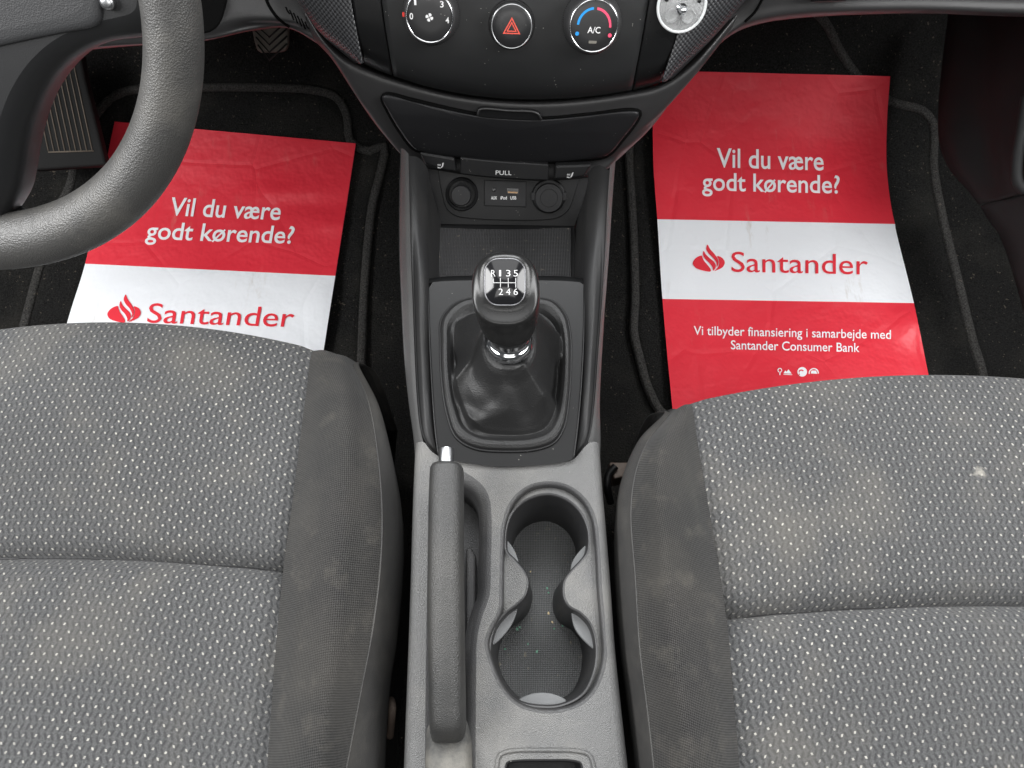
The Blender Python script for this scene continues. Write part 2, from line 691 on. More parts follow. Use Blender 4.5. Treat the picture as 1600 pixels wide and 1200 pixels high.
def bolster_fabric():
    n = N('bolster_mesh_fabric')
    uv = n.node('ShaderNodeUVMap').outputs[0]
    sep = n.node('ShaderNodeSeparateXYZ')
    n.t.links.new(uv, sep.inputs[0])
    co = n.coord()
    k = 2 * math.pi / 0.0034
    a = n.math('SINE', n.math('MULTIPLY', n.math('ADD', sep.outputs[0], sep.outputs[1]), k))
    b = n.math('SINE', n.math('MULTIPLY', n.math('SUBTRACT', sep.outputs[0], sep.outputs[1]), k))
    h = n.math('MULTIPLY', a, b)
    fib = n.noise(700, 3, co, 0.7)
    st = n.noise(16, 6, co, 0.62)
    st2 = n.noise(45, 4, co, 0.6)
    base = n.mix(n.ramp(h, -0.5, 0.5), (0.007, 0.0068, 0.0066), (0.040, 0.039, 0.038))
    base = n.mix(n.ramp(fib, 0.3, 0.8, 0, 0.4), base, (0.045, 0.044, 0.042))
    base = n.mix(n.ramp(st, 0.40, 0.95, 0, 0.42), base, (0.085, 0.078, 0.067))
    base = n.mix(n.ramp(st2, 0.55, 0.90, 0, 0.30), base, (0.16, 0.145, 0.12))
    n.set(base, 0.9, 0.15, Sheen_Weight=0.10, Sheen_Roughness=0.5)
    n.bump(h, 0.5, 0.0008)
    return n.m


M['insert'] = seat_insert('seat_insert_fabric')
_sp = Zp(1529, 738, .348) - np.array([.372, .20, 0])
M['insert_stained'] = seat_insert('seat_insert_fabric_stained', spot=tuple(_sp))
M['bolster'] = bolster_fabric()
M['door'] = plastic('door_trim_plastic', (0.016, 0.0165, 0.017), 0.62, 0.2, 1500, 0.2)
M['seat_side'] = plastic('seat_side_fabric', (0.040, 0.039, 0.038), 0.55, 0.4, 1500, 0.35, dust=0.10)
M['valance'] = plastic('seat_valance_plastic', (0.050, 0.049, 0.048), 0.38, 0.5, 1200, 0.15, dust=0.08)


def paper(name, base, scuff=0.0):
    n = N(name)
    co = n.coord()
    w = n.noise(6, 5, co, 0.6)
    c = n.voronoi(7, co, 'DISTANCE_TO_EDGE', 'Distance')
    col = base
    if scuff:
        mp = n.node('ShaderNodeMapping')
        mp.inputs['Scale'].default_value = (60, 14, 14)
        mp.inputs['Rotation'].default_value = (0, 0, .5)
        n.t.links.new(co, mp.inputs['Vector'])
        k = n.noise(1.0, 5, mp.outputs[0], .65)
        sel = n.ramp(n.noise(8, 2, co), .52, .64)
        col = n.mix(n.math('MULTIPLY', n.math('MULTIPLY', n.ramp(k, .58, .72), sel), scuff), base, (.45, .38, .29))
    n.set(col, n.ramp(w, .3, .7, .36, .55), 0.4)
    h = n.math('ADD', w, n.math('MULTIPLY', n.ramp(c, 0, 0.035), 0.05))
    n.bump(h, 0.38, 0.025)
    return n.m


M['paper_red'] = paper('paper_red_print', (0.72, 0.030, 0.050), .22)
M['paper_white'] = paper('paper_white', (0.81, 0.83, 0.86), .5)
M['print_white'] = plain('printed_white', (0.85, 0.85, 0.87), 0.5, 0.35)
M['print_red'] = plain('printed_red', (0.72, 0.022, 0.040), 0.5, 0.35)


def clear():
    n = N('clear_plastic')
    n.set((0.97, 0.98, 0.98), 0.16, 0.5, Transmission_Weight=0.8, IOR=1.45)
    return n.m


M['clear'] = clear()

# ------------------------------------------------------------------ setting: floor
xs = np.linspace(-0.80, 0.80, 81)
ys = np.linspace(-0.45, 1.32, 90)
G = [[(x, y, floor_z(y) + 0.20 * max(0, 1 - abs(abs(x) - 0.0) / 0.10) ** 0.5 * (1 if abs(x) < 0.1 else 0)) for x in xs] for y in ys]
G = np.array(G)
fl = sheet('floor', G, M['carpet'], None, thick=0.0)
fl['kind'] = 'structure'
G = np.array([[(x, 1.30 + 0.0 * x, z) for x in np.linspace(-0.82, 0.82, 12)] for z in np.linspace(-0.02, 1.0, 8)])
fw = sheet('firewall_wall', G, M['carpet'], None, thick=0.01)
fw['kind'] = 'structure'

# ------------------------------------------------------------------ floor mats
def floor_mat(outline, label, name='floor_mat'):
    pts = cr(outline, 160, closed=True)
    root = empty(name, Fl(*outline[0]), label, 'floor mat', 'carpet floor mats in the footwells')
    c = np.mean(pts, 0)
    rings = []
    for s in (1.0, 0.93, 0.8, 0.6, 0.4, 0.2, 0.02):
        rings.append([Fl(*(c + (p - c) * s), 0.006) for p in pts])
    base = [Fl(*p, 0.0005) for p in pts]
    V, Fc = grid([base] + rings, closed_u=True)
    V, Fc = up_facing(V, Fc)
    obj('carpet_pile', V, Fc, M['mat'], root)
    path = [Fl(*p, 0.006) for p in pts]
    V, Fc = tube(path, 0.0068, 8, closed=True)
    obj('edge_binding', V, Fc, M['binding'], root)
    return root


floor_mat([(180, 150), (300, 138), (420, 137), (490, 141), (525, 152), (541, 178), (548, 222), (575, 236), (600, 228), (596, 262), (582, 320), (573, 400), (568, 480), (565, 560), (560, 640),
           (430, 690), (250, 690), (60, 660), (10, 600), (35, 520), (62, 420), (90, 330), (110, 290), (125, 230)],
          'black carpet floor mat with grey bound edge under the poster behind the steering wheel')
floor_mat([(983, 235), (986, 300), (990, 380), (992, 470), (990, 520), (998, 555), (1014, 610), (1040, 650), (1200, 690), (1400, 700), (1535, 660),
           (1535, 590), (1518, 530), (1494, 430), (1472, 340), (1458, 260), (1458, 195), (1440, 172), (1395, 160), (1345, 125), (1312, 80), (1285, 30), (1240, 0), (1150, -5), (1060, 20), (1000, 120)],
          'black carpet floor mat under the poster that shows three bands, right footwell')

# ------------------------------------------------------------------ paper posters
def poster(name, label, rows, splits, lines, emblem, small=None, shear=None, dents=()):
    """rows: list of (left px, right px) from top to bottom"""
    Lr = np.array([r[0] for r in rows], float)
    Rr = np.array([r[1] for r in rows], float)
    root = empty(name, Fl(*Lr[-1]), label, 'poster', 'paper posters on the floor mats')

    def off(px, py):
        w = 0.0035 * math.sin(px * 0.013 + py * 0.006) + 0.003 * math.sin(py * 0.017 - px * 0.004 + 1)
        # distance to the right-hand edge lifts a little
        for (cx, cy, sx_, sy_, hh) in dents:
            w += hh * math.exp(-((px - cx) / sx_) ** 2 - ((py - cy) / sy_) ** 2)
        return 0.020 + w

    n_r = len(rows)
    nv = 60
    L = crk(Lr, nv)
    R = crk(Rr, nv)
    Gp = []
    nu = 44
    for j in range(nv):
        Gp.append([L[j] * (1 - s) + R[j] * s for s in np.linspace(0, 1, nu)])
    Gp = np.array(Gp)
    # snap two rows onto the colour boundaries
    idx = []
    for (a, b) in splits:
        j = int(np.argmin(np.abs(L[:, 1] - a[1])))
        Gp[j] = np.array([np.array(a) * (1 - s) + np.array(b) * s for s in np.linspace(0, 1, nu)])
        idx.append(j)
    Gw = np.array([[Fl(p[0], p[1], off(*p)) for p in r] for r in Gp])
    V, Fc = grid(Gw)
    mi = []
    for j in range(nv - 1):
        band = sum(1 for k in idx if j >= k)
        mi += [1 if band == 1 else 0] * (nu - 1)
    V2, Fc2 = up_facing(V, Fc)
    o = obj('sheet', V2, Fc2, [M['paper_red'], M['paper_white']], root, mat_idx=mi)

    def ink(name, P, Fc, mat):
        Vw = [Fl(p[0], p[1], off(p[0], p[1]) + 0.0012) for p in P]
        Vw, Fc = up_facing(Vw, Fc)
        return obj(name, Vw, Fc, mat, root, smooth=False)

    for (s, a, b, cap, bold, mat) in lines:
        V, Fc = text_shape(s, bold)
        x0, x1 = V[:, 0].min(), V[:, 0].max()
        a = np.array(a, float)
        b = np.array(b, float)
        P = []
        for v in V:
            q = a + (b - a) * (v[0] - x0) / (x1 - x0)
            h = v[1] / 0.70 * cap
            P.append((q[0] + (shear or 0) * h, q[1] - h))
        ink('lettering', P, Fc, M[mat])
    for poly, mat in emblem:
        ink('emblem', poly, [tuple(range(len(poly)))], M[mat])
    for poly, mat in (small or []):
        ink('print_mark', poly, [tuple(range(len(poly)))], M[mat])
    return root


def ell(cx, cy, rx, ry, n=40, rot=0.0, a0=0, a1=360):
    out = []
    for k in range(n):
        a = math.radians(a0 + (a1 - a0) * k / (n if a1 - a0 == 360 else n - 1))
        x, y = rx * math.cos(a), ry * math.sin(a)
        out.append((cx + x * math.cos(rot) - y * math.sin(rot), cy + x * math.sin(rot) + y * math.cos(rot)))
    return out


def ring_poly(cx, cy, r, w, a0, a1, n=24, sy=1.0):
    o = [(cx + r * math.cos(math.radians(a0 + (a1 - a0) * k / n)), cy - sy * r * math.sin(math.radians(a0 + (a1 - a0) * k / n))) for k in range(n + 1)]
    i = [(cx + (r - w) * math.cos(math.radians(a1 + (a0 - a1) * k / n)), cy - sy * (r - w) * math.sin(math.radians(a1 + (a0 - a1) * k / n))) for k in range(n + 1)]
    return o + i


def flame(cx, cy, k=1.0, sh=0.0):
    """ellipse with a gap of two upright tongues; built of separate convex-ish pieces"""
    def T(pts):
        return [(cx + (x + sh * -y) * k, cy + y * k) for x, y in pts]
    # left leaf of the disc, tongue one, tongue two, right leaf
    left = cr([(-25, 2), (-20, -6), (-11, -9.5), (-9.5, -6), (-7, -1), (-1, 6), (3, 12), (3, 15), (-10, 13.5), (-21, 9)], 60, closed=True)
    mid = cr([(-8, -17), (-9, -11), (-6, -5), (2, 3), (6, 9), (7, 14), (11, 8), (9, 1), (1, -6), (-5, -12)], 60, closed=True)
    tip = cr([(-2, -27), (-4, -20), (0, -13), (8, -5), (12, 2), (12.5, 8), (15, 3), (14, -4), (9, -12), (2, -20)], 60, closed=True)
    right = cr([(13, -9), (21, -6), (25, 1), (22, 8), (13, 13), (9, 14.3), (13.5, 9.5), (16, 4), (15.5, -3)], 60, closed=True)
    return [(T(p), 'print_red') for p in (left, mid, tip, right)]


poster('paper_poster', 'red and white paper poster with a three-line footer on the floor beside the glovebox side',
       [((1022, 110), (1391, 119)), ((1020, 180), (1386, 190)), ((1021, 260), (1386, 268)), ((1027, 343), (1398, 351)), ((1035, 467), (1428, 474)),
        ((1048, 611), (1455, 606)), ((1052, 650), (1466, 650))],
       [((1027, 342.5), (1398.5, 350)), ((1035, 467), (1428, 473.5))],
       [('Vil du være', (1120, 261), (1287, 266), 30, 0.012, 'print_white'),
        ('godt kørende?', (1097, 297), (1312, 302), 28, 0.012, 'print_white'),
        ('Santander', (1143, 424.5), (1356, 429), 32, 0.0, 'print_red'),
        ('Vi tilbyder finansiering i samarbejde med', (1084, 523), (1392, 529.5), 14, 0.006, 'print_white'),
        ('Santander Consumer Bank', (1142, 545.5), (1343, 550), 14, 0.006, 'print_white')],
       flame(1107.5, 409, 1.0),
       [(ell(1253.5, 581, 7.5, 7.5), 'print_white'),
        (ring_poly(1252, 582.5, 5.2, 2.0, 40, 230), 'print_red'),
        (ring_poly(1271.5, 583, 8, 1.8, -5, 190), 'print_white'),
        ([(1267, 583.5), (1268, 579), (1275, 579), (1277, 584)], 'print_white'),
        (ring_poly(1218.5, 578.5, 3.6, 1.3, -90, 250), 'print_white'),
        ([(1217.8, 582), (1219.4, 582), (1219.4, 586), (1217.8, 586)], 'print_white'),
        ([(1224, 584.5), (1238, 585), (1238, 586), (1224, 585.5)], 'print_white'),
        ([(1224, 583.4), (1227, 579), (1229, 581), (1232, 577), (1237, 583.8)], 'print_white')],
       dents=((1432, 505, 34, 30, .012), (1300, 150, 120, 60, .005), (1040, 200, 40, 90, .005), (1410, 440, 40, 40, -.003)))

poster('paper_poster', 'red and white paper poster half covered by the steering wheel and left seat',
       [((179, 190), (556, 224)), ((164, 262), (546, 290)), ((149, 335), (535, 360)), ((133, 412), (524, 431)), ((112, 480), (513, 500)), ((100, 520), (506, 545)),
        ((78, 590), (494, 610)), ((66, 640), (486, 660))],
       [((133, 412), (524, 431)), ((66, 640), (486, 660))],
       [('Vil du være', (264, 336), (437, 343.5), 28, 0.012, 'print_white'),
        ('godt kørende?', (227, 373), (457, 380.5), 27, 0.012, 'print_white'),
        ('Santander', (229, 504), (457, 511), 31, 0.0, 'print_red')],
       flame(194, 488, 1.04, 0.16), shear=0.17,
       dents=((440, 300, 60, 16, .0035), (480, 318, 50, 14, -.003), (520, 350, 30, 12, .004), (240, 240, 90, 40, .004), (500, 470, 30, 40, .005), (310, 430, 60, 20, .002)))

# ------------------------------------------------------------------ seats
def seat(name, label, xc, sgn, seam, crest, pipe, edge, bow, groove_py, tint_mat, group='front seats beside the console'):
    """curves run front to rear in pixels with heights; sgn +1: console is on the seat's +x side"""
    root = empty(name, (xc, 0.20, 0.0), label, 'car seat', group)
    wp = lambda L: np.array([Zp(*p) for p in L])
    S = wp(seam)

    def lip(P, dx=0.0):
        p = P[0]
        return np.vstack([p + [dx * 1.2, 0.004, -0.17], p + [dx, 0.013, -0.055], p + [dx * .4, 0.009, -0.018], P])
    n = 460
    Sl = crk(lip(S), n)
    # arc position
    mir = lambda P: np.stack([2 * xc - P[:, 0], P[:, 1], P[:, 2]], 1)
    Sm = mir(Sl)
    prog = np.linspace(0, 1, n)
    bw = np.interp(Sl[:, 1], [S[-1, 1], S[0, 1] - 0.22, S[0, 1]], [0.0, bow * 0.45, bow])
    gy = Zp(*groove_py)[1]
    cols = []
    ns = 81
    for s in np.linspace(0, 1, ns):
        k = 1 - (2 * s - 1) ** 2
        P = Sm * (1 - s) + Sl * s
        P = P.copy()
        P[:, 1] += bw * k
        P[:, 2] += 0.010 * k * np.clip((Sl[:, 2] - 0.15) / 0.15, 0, 1)
        d = P[:, 1] - (gy + 0.009 * k)
        P[:, 2] -= 0.007 * np.exp(-np.abs(d) / 0.0030) + 0.004 * np.exp(-(d / 0.009) ** 2) + 0.013 * np.exp(-np.clip(d, 0, 1) / 0.034) * (d > 0) + 0.013 * np.exp(-np.clip(-d, 0, 1) / 0.016) * (d <= 0)
        e = min(s, 1 - s) * 0.34
        P[:, 2] -= 0.004 * math.exp(-(e / 0.006) ** 2)
        cols.append(P)
    A = np.array(cols).transpose(1, 0, 2)      # rows front to rear
    uv = uv_of(A)
    uv = np.stack([A[..., 0].ravel(), uv[:, 1]], 1)
    jr = int(np.argmin(np.abs(Sl[:, 1] - gy)))
    uvg = uv.reshape(A.shape[0], A.shape[1], 2)
    # split along the seam that bows with the cushion
    split = np.array([int(np.argmin(np.abs(A[:, i, 1] - (gy + 0.009 * (1 - (2 * i / (ns - 1) - 1) ** 2))) + (np.arange(n) < 12) * 9)) for i in range(ns)])
    V, Fall = grid(A)
    V, Fall = up_facing(V, Fall)
    front, rear = [], []
    for q, f in enumerate(Fall):
        j, i = divmod(q, ns - 1)
        (front if j < split[i] else rear).append(f)

    def sub(nm, fs):
        ids = sorted({v for f in fs for v in f})
        mp = {v: k for k, v in enumerate(ids)}
        return obj(nm, V[ids], [tuple(mp[v] for v in f) for f in fs], tint_mat, root, uvs=uv[ids])
    sub('front_cushion_panel', front)
    rp = sub('rear_cushion_panel', rear)
    gl_ = np.array([A[split[i], i] for i in range(ns)])
    gl_ = cr(gl_[::4], 90)
    Vg, Fg = tube(gl_ + np.array([0, 0, -.0002]), 0.0011, 6)
    obj('cross_seam', Vg, Fg, M['deep'], rp)
    # bolsters, console side and mirrored outer side
    Cc, Pp, Ee = wp(crest), wp(pipe), wp(edge)
    for side in (1, -1):
        f = (lambda P: P) if side == 1 else mir
        nl = 150
        c0 = crk(f(lip(S)), nl)
        c0[:, 2] -= 0.004
        cq = crk(f(lip(Cc, sgn * 0.004)), nl)
        cp = crk(f(lip(Pp, sgn * 0.008)), nl)
        ce = crk(f(lip(Ee, sgn * 0.010)), nl)
        cm = c0 * 0.5 + cq * 0.5
        cm[:, 2] += 0.004
        Gb = np.array([crk(np.array([c0[i], cm[i], cq[i], (cq[i] * .45 + cp[i] * .55) + [0, 0, 0.004], cp[i]]), 40) for i in range(nl)]).transpose(1, 0, 2)
        sheet('side_bolster', Gb, M['bolster'], root, thick=0)
        e2 = ce.copy()
        e2[:, 2] = np.minimum(e2[:, 2] - 0.12, 0.16)
        e2[:, 0] -= side * sgn * 0.022
        e3 = e2.copy()
        e3[:, 2] = 0.06
        cmid = cp * 0.45 + ce * 0.55
        cmid[:, 0] += side * sgn * 0.004
        cmid[:, 2] += 0.006
        Gs = np.array([crk(np.array([cp[i], cmid[i], ce[i], e2[i] * .3 + ce[i] * .7, e2[i], e3[i]]), 36) for i in range(nl)]).transpose(1, 0, 2)
        sheet('side_cover', Gs, M['seat_side'], root, thick=0)
        # stitched seam line as tiny stitches on the piping
        cpd = cr(f(Pp), 150)
        V1, F1 = tube(cpd + np.array([0, 0, 0.0001]), 0.0008, 6)
        o = obj('piping', V1, F1, M['seat_side'], root)
        parts = []
        for i in range(4, 146, 2):
            a, b = cpd[i] + [-.0025 * sgn * side, 0, .0012], cpd[i + 1] + [-.0025 * sgn * side, 0, .0012]
            parts.append(tube([a, b], 0.0005, 5))
        Vt, Ft = join(parts)
        obj('stitching', Vt, Ft, M['stitch'], o)
    # cushion body underneath
    hw = abs(S[3, 0] - xc) + 0.03
    box = [(xc - hw, -0.16, 0.06), (xc + hw, -0.16, 0.06), (xc + hw, S[0, 1] - 0.02, 0.06), (xc - hw, S[0, 1] - 0.02, 0.06)]
    Vb, Fb = prism(box, (0, 0, 1), 0.03, 0.12)
    bevel(obj('cushion_base', Vb, Fb, M['valance'], root, smooth=False), 0.005)
    return root


ls = seat('driver_seat', 'grey patterned car seat cushion nearest the steering wheel', -0.37, 1,
          [(485, 549, .336), (478, 600, .341), (470, 660, .341), (455, 780, .338), (440, 890, .335), (428, 1020, .333), (415, 1200, .331), (404, 1420, .330)],
          [(522, 557, .334), (534, 612, .356), (538, 690, .366), (532, 780, .368), (522, 890, .367), (510, 1020, .366), (494, 1200, .365), (480, 1420, .365)],
          [(552, 571, .318), (576, 630, .338), (590, 710, .345), (597, 800, .347), (594, 890, .347), (582, 985, .346), (564, 1080, .345), (500, 1420, .345)],
          [(560, 580, .295), (592, 640, .300), (614, 720, .300), (628, 800, .296), (630, 890, .290), (620, 1000, .282), (606, 1110, .276), (590, 1420, .270)],
          0.022, (440, 886, .335), M['insert'])
rs = seat('passenger_seat', 'grey patterned car seat cushion with a pale stain, below the poster with the footer', 0.372, -1,
          [(1083, 634, .336), (1092, 690, .341), (1102, 750, .341), (1116, 830, .338), (1137, 962, .335), (1146, 1060, .333), (1158, 1200, .331), (1175, 1420, .330)],
          [(1062, 644, .334), (1040, 690, .356), (1032, 750, .366), (1040, 830, .368), (1054, 962, .367), (1066, 1060, .366), (1084, 1200, .365), (1100, 1420, .365)],
          [(1046, 648, .318), (1012, 690, .338), (993, 740, .345), (986, 800, .347), (993, 905, .347), (1000, 1015, .346), (1013, 1120, .345), (1045, 1420, .345)],
          [(1040, 652, .295), (1000, 690, .300), (972, 750, .300), (961, 810, .296), (960, 900, .290), (968, 1010, .282), (982, 1120, .276), (1020, 1420, .270)],
          0.022, (1137, 962, .335), M['insert_stained'])

# seat rail and bracket of the right seat, buckle stalk of the left seat
a, b = Zp(958, 745, 0.16), Zp(975, 1000, 0.10)
V, Fc = prism([Zp(952, 722, .17), Zp(992, 722, .17), Zp(992, 740, .17), Zp(960, 748, .17)], (0, 0, 1), 0.03)
bevel(obj('seat_rail', V, Fc, M['rust'], rs, smooth=False), 0.002)
V, Fc = tube(cr([Zp(962, 728, .175), Zp(951, 742, .172), Zp(949, 760, .168), Zp(954, 785, .15)], 24), 0.004, 8)
obj('cable_guide', V, Fc, M['deep'], rs)
V, Fc = tube(cr([Zp(611, 1094, .20), Zp(613, 1106, .22), Zp(612, 1122, .215), Zp(609, 1150, .19)], 20), 0.0035, 8)
obj('buckle_stalk', V, Fc, M['rust'], ls)

# ------------------------------------------------------------------ centre console
con = empty('centre_console', (0, 0.2, 0.0), 'grey plastic centre console with cup holders between the two seats', 'centre console')
BP0, BN = (0, .2, .336), (0, -.04, 1)
GP0, GN = (0, .367, .362), (0, -.134, 1)
B = lambda x, y: PL(x, y, BP0, BN)
Gp = lambda x, y: PL(x, y, GP0, GN)


def ring_off(c, d):
    """offset a closed 3D contour in xy by d (positive: outwards)"""
    P = np.array(c, float)
    t = np.roll(P, -1, 0) - np.roll(P, 1, 0)
    nrm = np.stack([t[:, 1], -t[:, 0]], 1)
    nrm /= np.linalg.norm(nrm, axis=1)[:, None]
    area = 0.5 * np.sum(P[:, 0] * np.roll(P[:, 1], -1) - np.roll(P[:, 0], -1) * P[:, 1])
    if area < 0:
        nrm = -nrm
    Q = P.copy()
    Q[:, :2] += nrm * d
    return Q


def lip_rings(c, r, depth, taper=0.0, steps=6):
    """rings going from the contour on the top face over a rounded lip and down"""
    out = []
    c = np.array(c)
    for k in range(steps + 1):
        a = math.pi / 2 * k / steps
        q = ring_off(c, -r * math.sin(a))
        q[:, 2] -= r * (1 - math.cos(a))
        out.append(q)
    q = ring_off(c, -r - taper)
    q[:, 2] -= depth
    out.append(out[-1] * .5 + q * .5)
    out.append(q)
    return out


# contours on the main face
O1 = cr([(852, 752), (886, 757), (915, 778), (931, 808), (937, 850), (941, 920), (946, 975), (949, 1020), (944, 1050), (930, 1082), (903, 1105), (852, 1115), (808, 1103), (782, 1076), (764, 1036), (757, 1005), (762, 985),
         (778, 952), (780, 920), (781, 860), (785, 815), (798, 782), (822, 760)], 220, closed=True)
rec = cr([(684, 721), (706, 727), (730, 740), (752, 756), (764, 776), (768, 805), (767, 880), (765, 930), (754, 962), (746, 995), (744, 1060), (743, 1200), (742, 1330), (705, 1350), (666, 1330), (664, 1200), (666, 1000), (668, 860), (670, 760), (674, 730)], 200, closed=True)
slot = cr([(788, 1200), (792, 1190), (806, 1187), (850, 1186), (896, 1187), (908, 1191), (912, 1202), (918, 1280), (920, 1340), (850, 1350), (785, 1340), (786, 1280)], 120, closed=True)
gear_low = [(684, 712), (700, 717), (740, 725), (790, 729), (850, 726), (880, 722), (896, 718)]
left_edge = [(647, 690), (646, 720), (645, 800), (645, 900), (642, 1000), (638, 1120), (634, 1240), (628, 1400)]
right_edge = [(938, 690), (940, 740), (945, 820), (951, 920), (957, 1010), (968, 1120), (981, 1240), (997, 1400)]
left_crease = [(657, 672), (664, 692), (672, 703)]
right_crease = [(905, 709), (915, 697), (922, 680)]
left_edge = [(x + np.interp(y, [690, 900], [14, 9]), y) for x, y in left_edge]
right_edge = [(x - np.interp(y, [690, 900], [13, 9]), y) for x, y in right_edge]
outer = left_edge[::-1] + left_crease[1:] + gear_low + right_crease[:2] + right_edge
outer_d = cr(outer, 300)[:-1]
O1w = np.array([B(*p) for p in O1])
recw = np.array([B(*p) for p in rec])
slotw = np.array([B(*p) for p in slot])
outw = np.array([B(*p) for p in outer_d])
parts = [fill([outw, O1w, recw, slotw])]
# rounded long edges of the body
for edge, s in ((left_edge, -1), (right_edge, 1)):
    P = cr([B(*p) for p in edge], 60)
    rows = []
    for k in range(7):
        a = math.pi / 2 * k / 6
        q = P.copy()
        q[:, 0] += s * 0.007 * math.sin(a)
        q[:, 2] -= 0.007 * (1 - math.cos(a))
        rows.append(q)
    q = rows[-1].copy()
    q[:, 2] = 0.02
    rows.append(q)
    parts.append(up_facing(*grid(rows)))
# strips that carry the body forward along both sides of the shift well
ZR = lambda py: float(np.interp(py, [236, 430, 560, 690, 730], [.405, .372, .352, .3375, .326]))
lo = [(627, 236), (625, 320), (625, 400), (628, 480), (632, 560), (639, 630), (647, 690), (649, 730)]
lc = [(638, 240), (640, 320), (642, 400), (645, 480), (648, 560), (652, 630), (657, 672), (668, 712)]
ro = [(961, 255), (956, 320), (951, 400), (945, 480), (940, 560), (937, 630), (938, 690), (936, 730)]
rc = [(953, 262), (949, 320), (945, 400), (940, 480), (934, 560), (929, 630), (922, 680), (908, 716)]
flank = []
for oc, cc, s in ((lo, lc, -1), (ro, rc, 1)):
    a = cr([Zp(x, y, ZR(y) - .016) for x, y in oc], 60)
    bq = cr([Zp(x, y, ZR(y)) for x, y in cc], 60)
    m = a * .5 + bq * .5
    m[:, 2] += .0035
    low = a.copy()
    low[:, 2] = 0.05
    low[:, 0] -= s * .012
    lw = a.copy()
    lw[:, 2] -= .03
    lw[:, 0] -= s * .0015
    flank.append(up_facing(*grid(loft([bq, m, a, lw, low], 60, 24))))
V, Fc = join(parts)
obj('body', V, Fc, M['console'], con, sharp=40)
for V, Fc in flank:
    obj('body_flank', V, Fc, M['flank'], con)
# lips and walls of the wells
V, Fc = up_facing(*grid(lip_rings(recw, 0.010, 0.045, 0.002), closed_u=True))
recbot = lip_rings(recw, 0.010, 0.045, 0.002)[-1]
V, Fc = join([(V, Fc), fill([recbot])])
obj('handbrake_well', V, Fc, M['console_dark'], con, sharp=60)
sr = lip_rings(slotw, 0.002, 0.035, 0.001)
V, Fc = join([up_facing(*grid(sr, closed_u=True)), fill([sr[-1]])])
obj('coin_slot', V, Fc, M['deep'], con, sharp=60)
ridge = cr([(774, 1260), (776, 1200), (781, 1180), (795, 1174), (850, 1172), (905, 1174), (921, 1180), (928, 1200), (934, 1260)], 60)
V, Fc = tube([B(*p) for p in ridge], 0.0016, 8)
obj('slot_rim', V, Fc, M['console'], con)
# cup holder insert
cup = cr([(855, 770), (885, 778), (908, 798), (921, 828), (920, 862), (908, 879), (892, 896), (884, 908), (883, 930), (890, 945), (908, 956), (925, 975), (934, 1010), (930, 1050), (912, 1085), (880, 1103), (848, 1106), (810, 1098), (782, 1070),
          (766, 1035), (764, 1008), (772, 978), (790, 955), (806, 943), (818, 930), (823, 908), (818, 894), (803, 876), (790, 862), (788, 835), (797, 803), (820, 780)], 240, closed=True)
IP0, IN = (0, .2, .3315), (0, -.04, 1)
cupw = np.array([PL(x, y, IP0, IN) for x, y in cup])
w0 = lip_rings(O1w, 0.0035, 0.0055, 0.0002)
inner_o = w0[-1].copy()
for q in inner_o:
    q[2] = IP0[2] + .04 * (q[1] - .2) - .002
w0[-1] = inner_o
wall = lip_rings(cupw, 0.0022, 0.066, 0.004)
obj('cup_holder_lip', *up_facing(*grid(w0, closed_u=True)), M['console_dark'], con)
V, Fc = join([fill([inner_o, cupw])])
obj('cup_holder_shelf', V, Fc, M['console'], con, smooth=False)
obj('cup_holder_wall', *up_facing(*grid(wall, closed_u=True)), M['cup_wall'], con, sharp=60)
wm = ring_off(wall[-1], 0.001)
V, Fc = fill([wm])
obj('cup_holder_mat', V, Fc, M['cup_mat'], con, smooth=False)
seam = ring_off(wall[-1], -0.002)
seam[:, 2] += 0.0005
for poly in ([(833, 770), (857, 768), (884, 777), (870, 781), (855, 782), (842, 779)],
             [(786, 839), (799, 852), (808, 870), (811, 888), (800, 876), (787, 862)],
             [(922, 848), (903, 864), (893, 882), (893, 897), (908, 882), (924, 862)],
             [(808, 944), (804, 966), (791, 988), (768, 1008), (766, 990), (776, 965), (792, 950)],
             [(894, 947), (908, 960), (920, 979), (931, 1015), (912, 1000), (899, 983), (894, 966)],
             [(809, 1095), (824, 1086), (847, 1082), (870, 1086), (886, 1096), (870, 1105), (847, 1108), (824, 1103)]):
    P = np.array([Zp(x, y, 0.317) for x, y in cr(poly, 36, closed=True)])
    V, Fc = prism(P, (0, 0, 1), 0.004)
    bevel(obj('grip_pad', V, Fc, M['pad'], con, sharp=40), 0.001, 2)

# gear surround
bf = [(690, 500), (688, 535), (690, 590), (698, 645), (713, 684), (740, 701), (790, 706), (838, 703), (866, 692), (881, 668), (889, 620), (892, 560), (891, 524), (884, 494), (866, 473), (842, 467), (790, 466), (740, 467), (712, 475)]
bfw = np.array([Gp(*p) for p in cr(bf, 260, closed=True)])
gl = [(669, 445), (671, 520), (675, 600), (680, 670), (685, 711)]
gr = [(913, 445), (912, 520), (908, 600), (902, 670), (896, 717)]
gt = [(676, 441), (700, 439), (790, 438), (880, 439), (906, 441)]
og = cr(gl[::-1], 40)[:-1].tolist() + cr(gt, 30)[:].tolist() + cr(gr, 40).tolist() + cr(gear_low[::-1], 30)[1:-1].tolist()
ogw = np.array([Gp(*p) for p in og])
for q in ogw:      # rear edge dips to meet the console face
    pass
parts = [fill([ogw, bfw])]
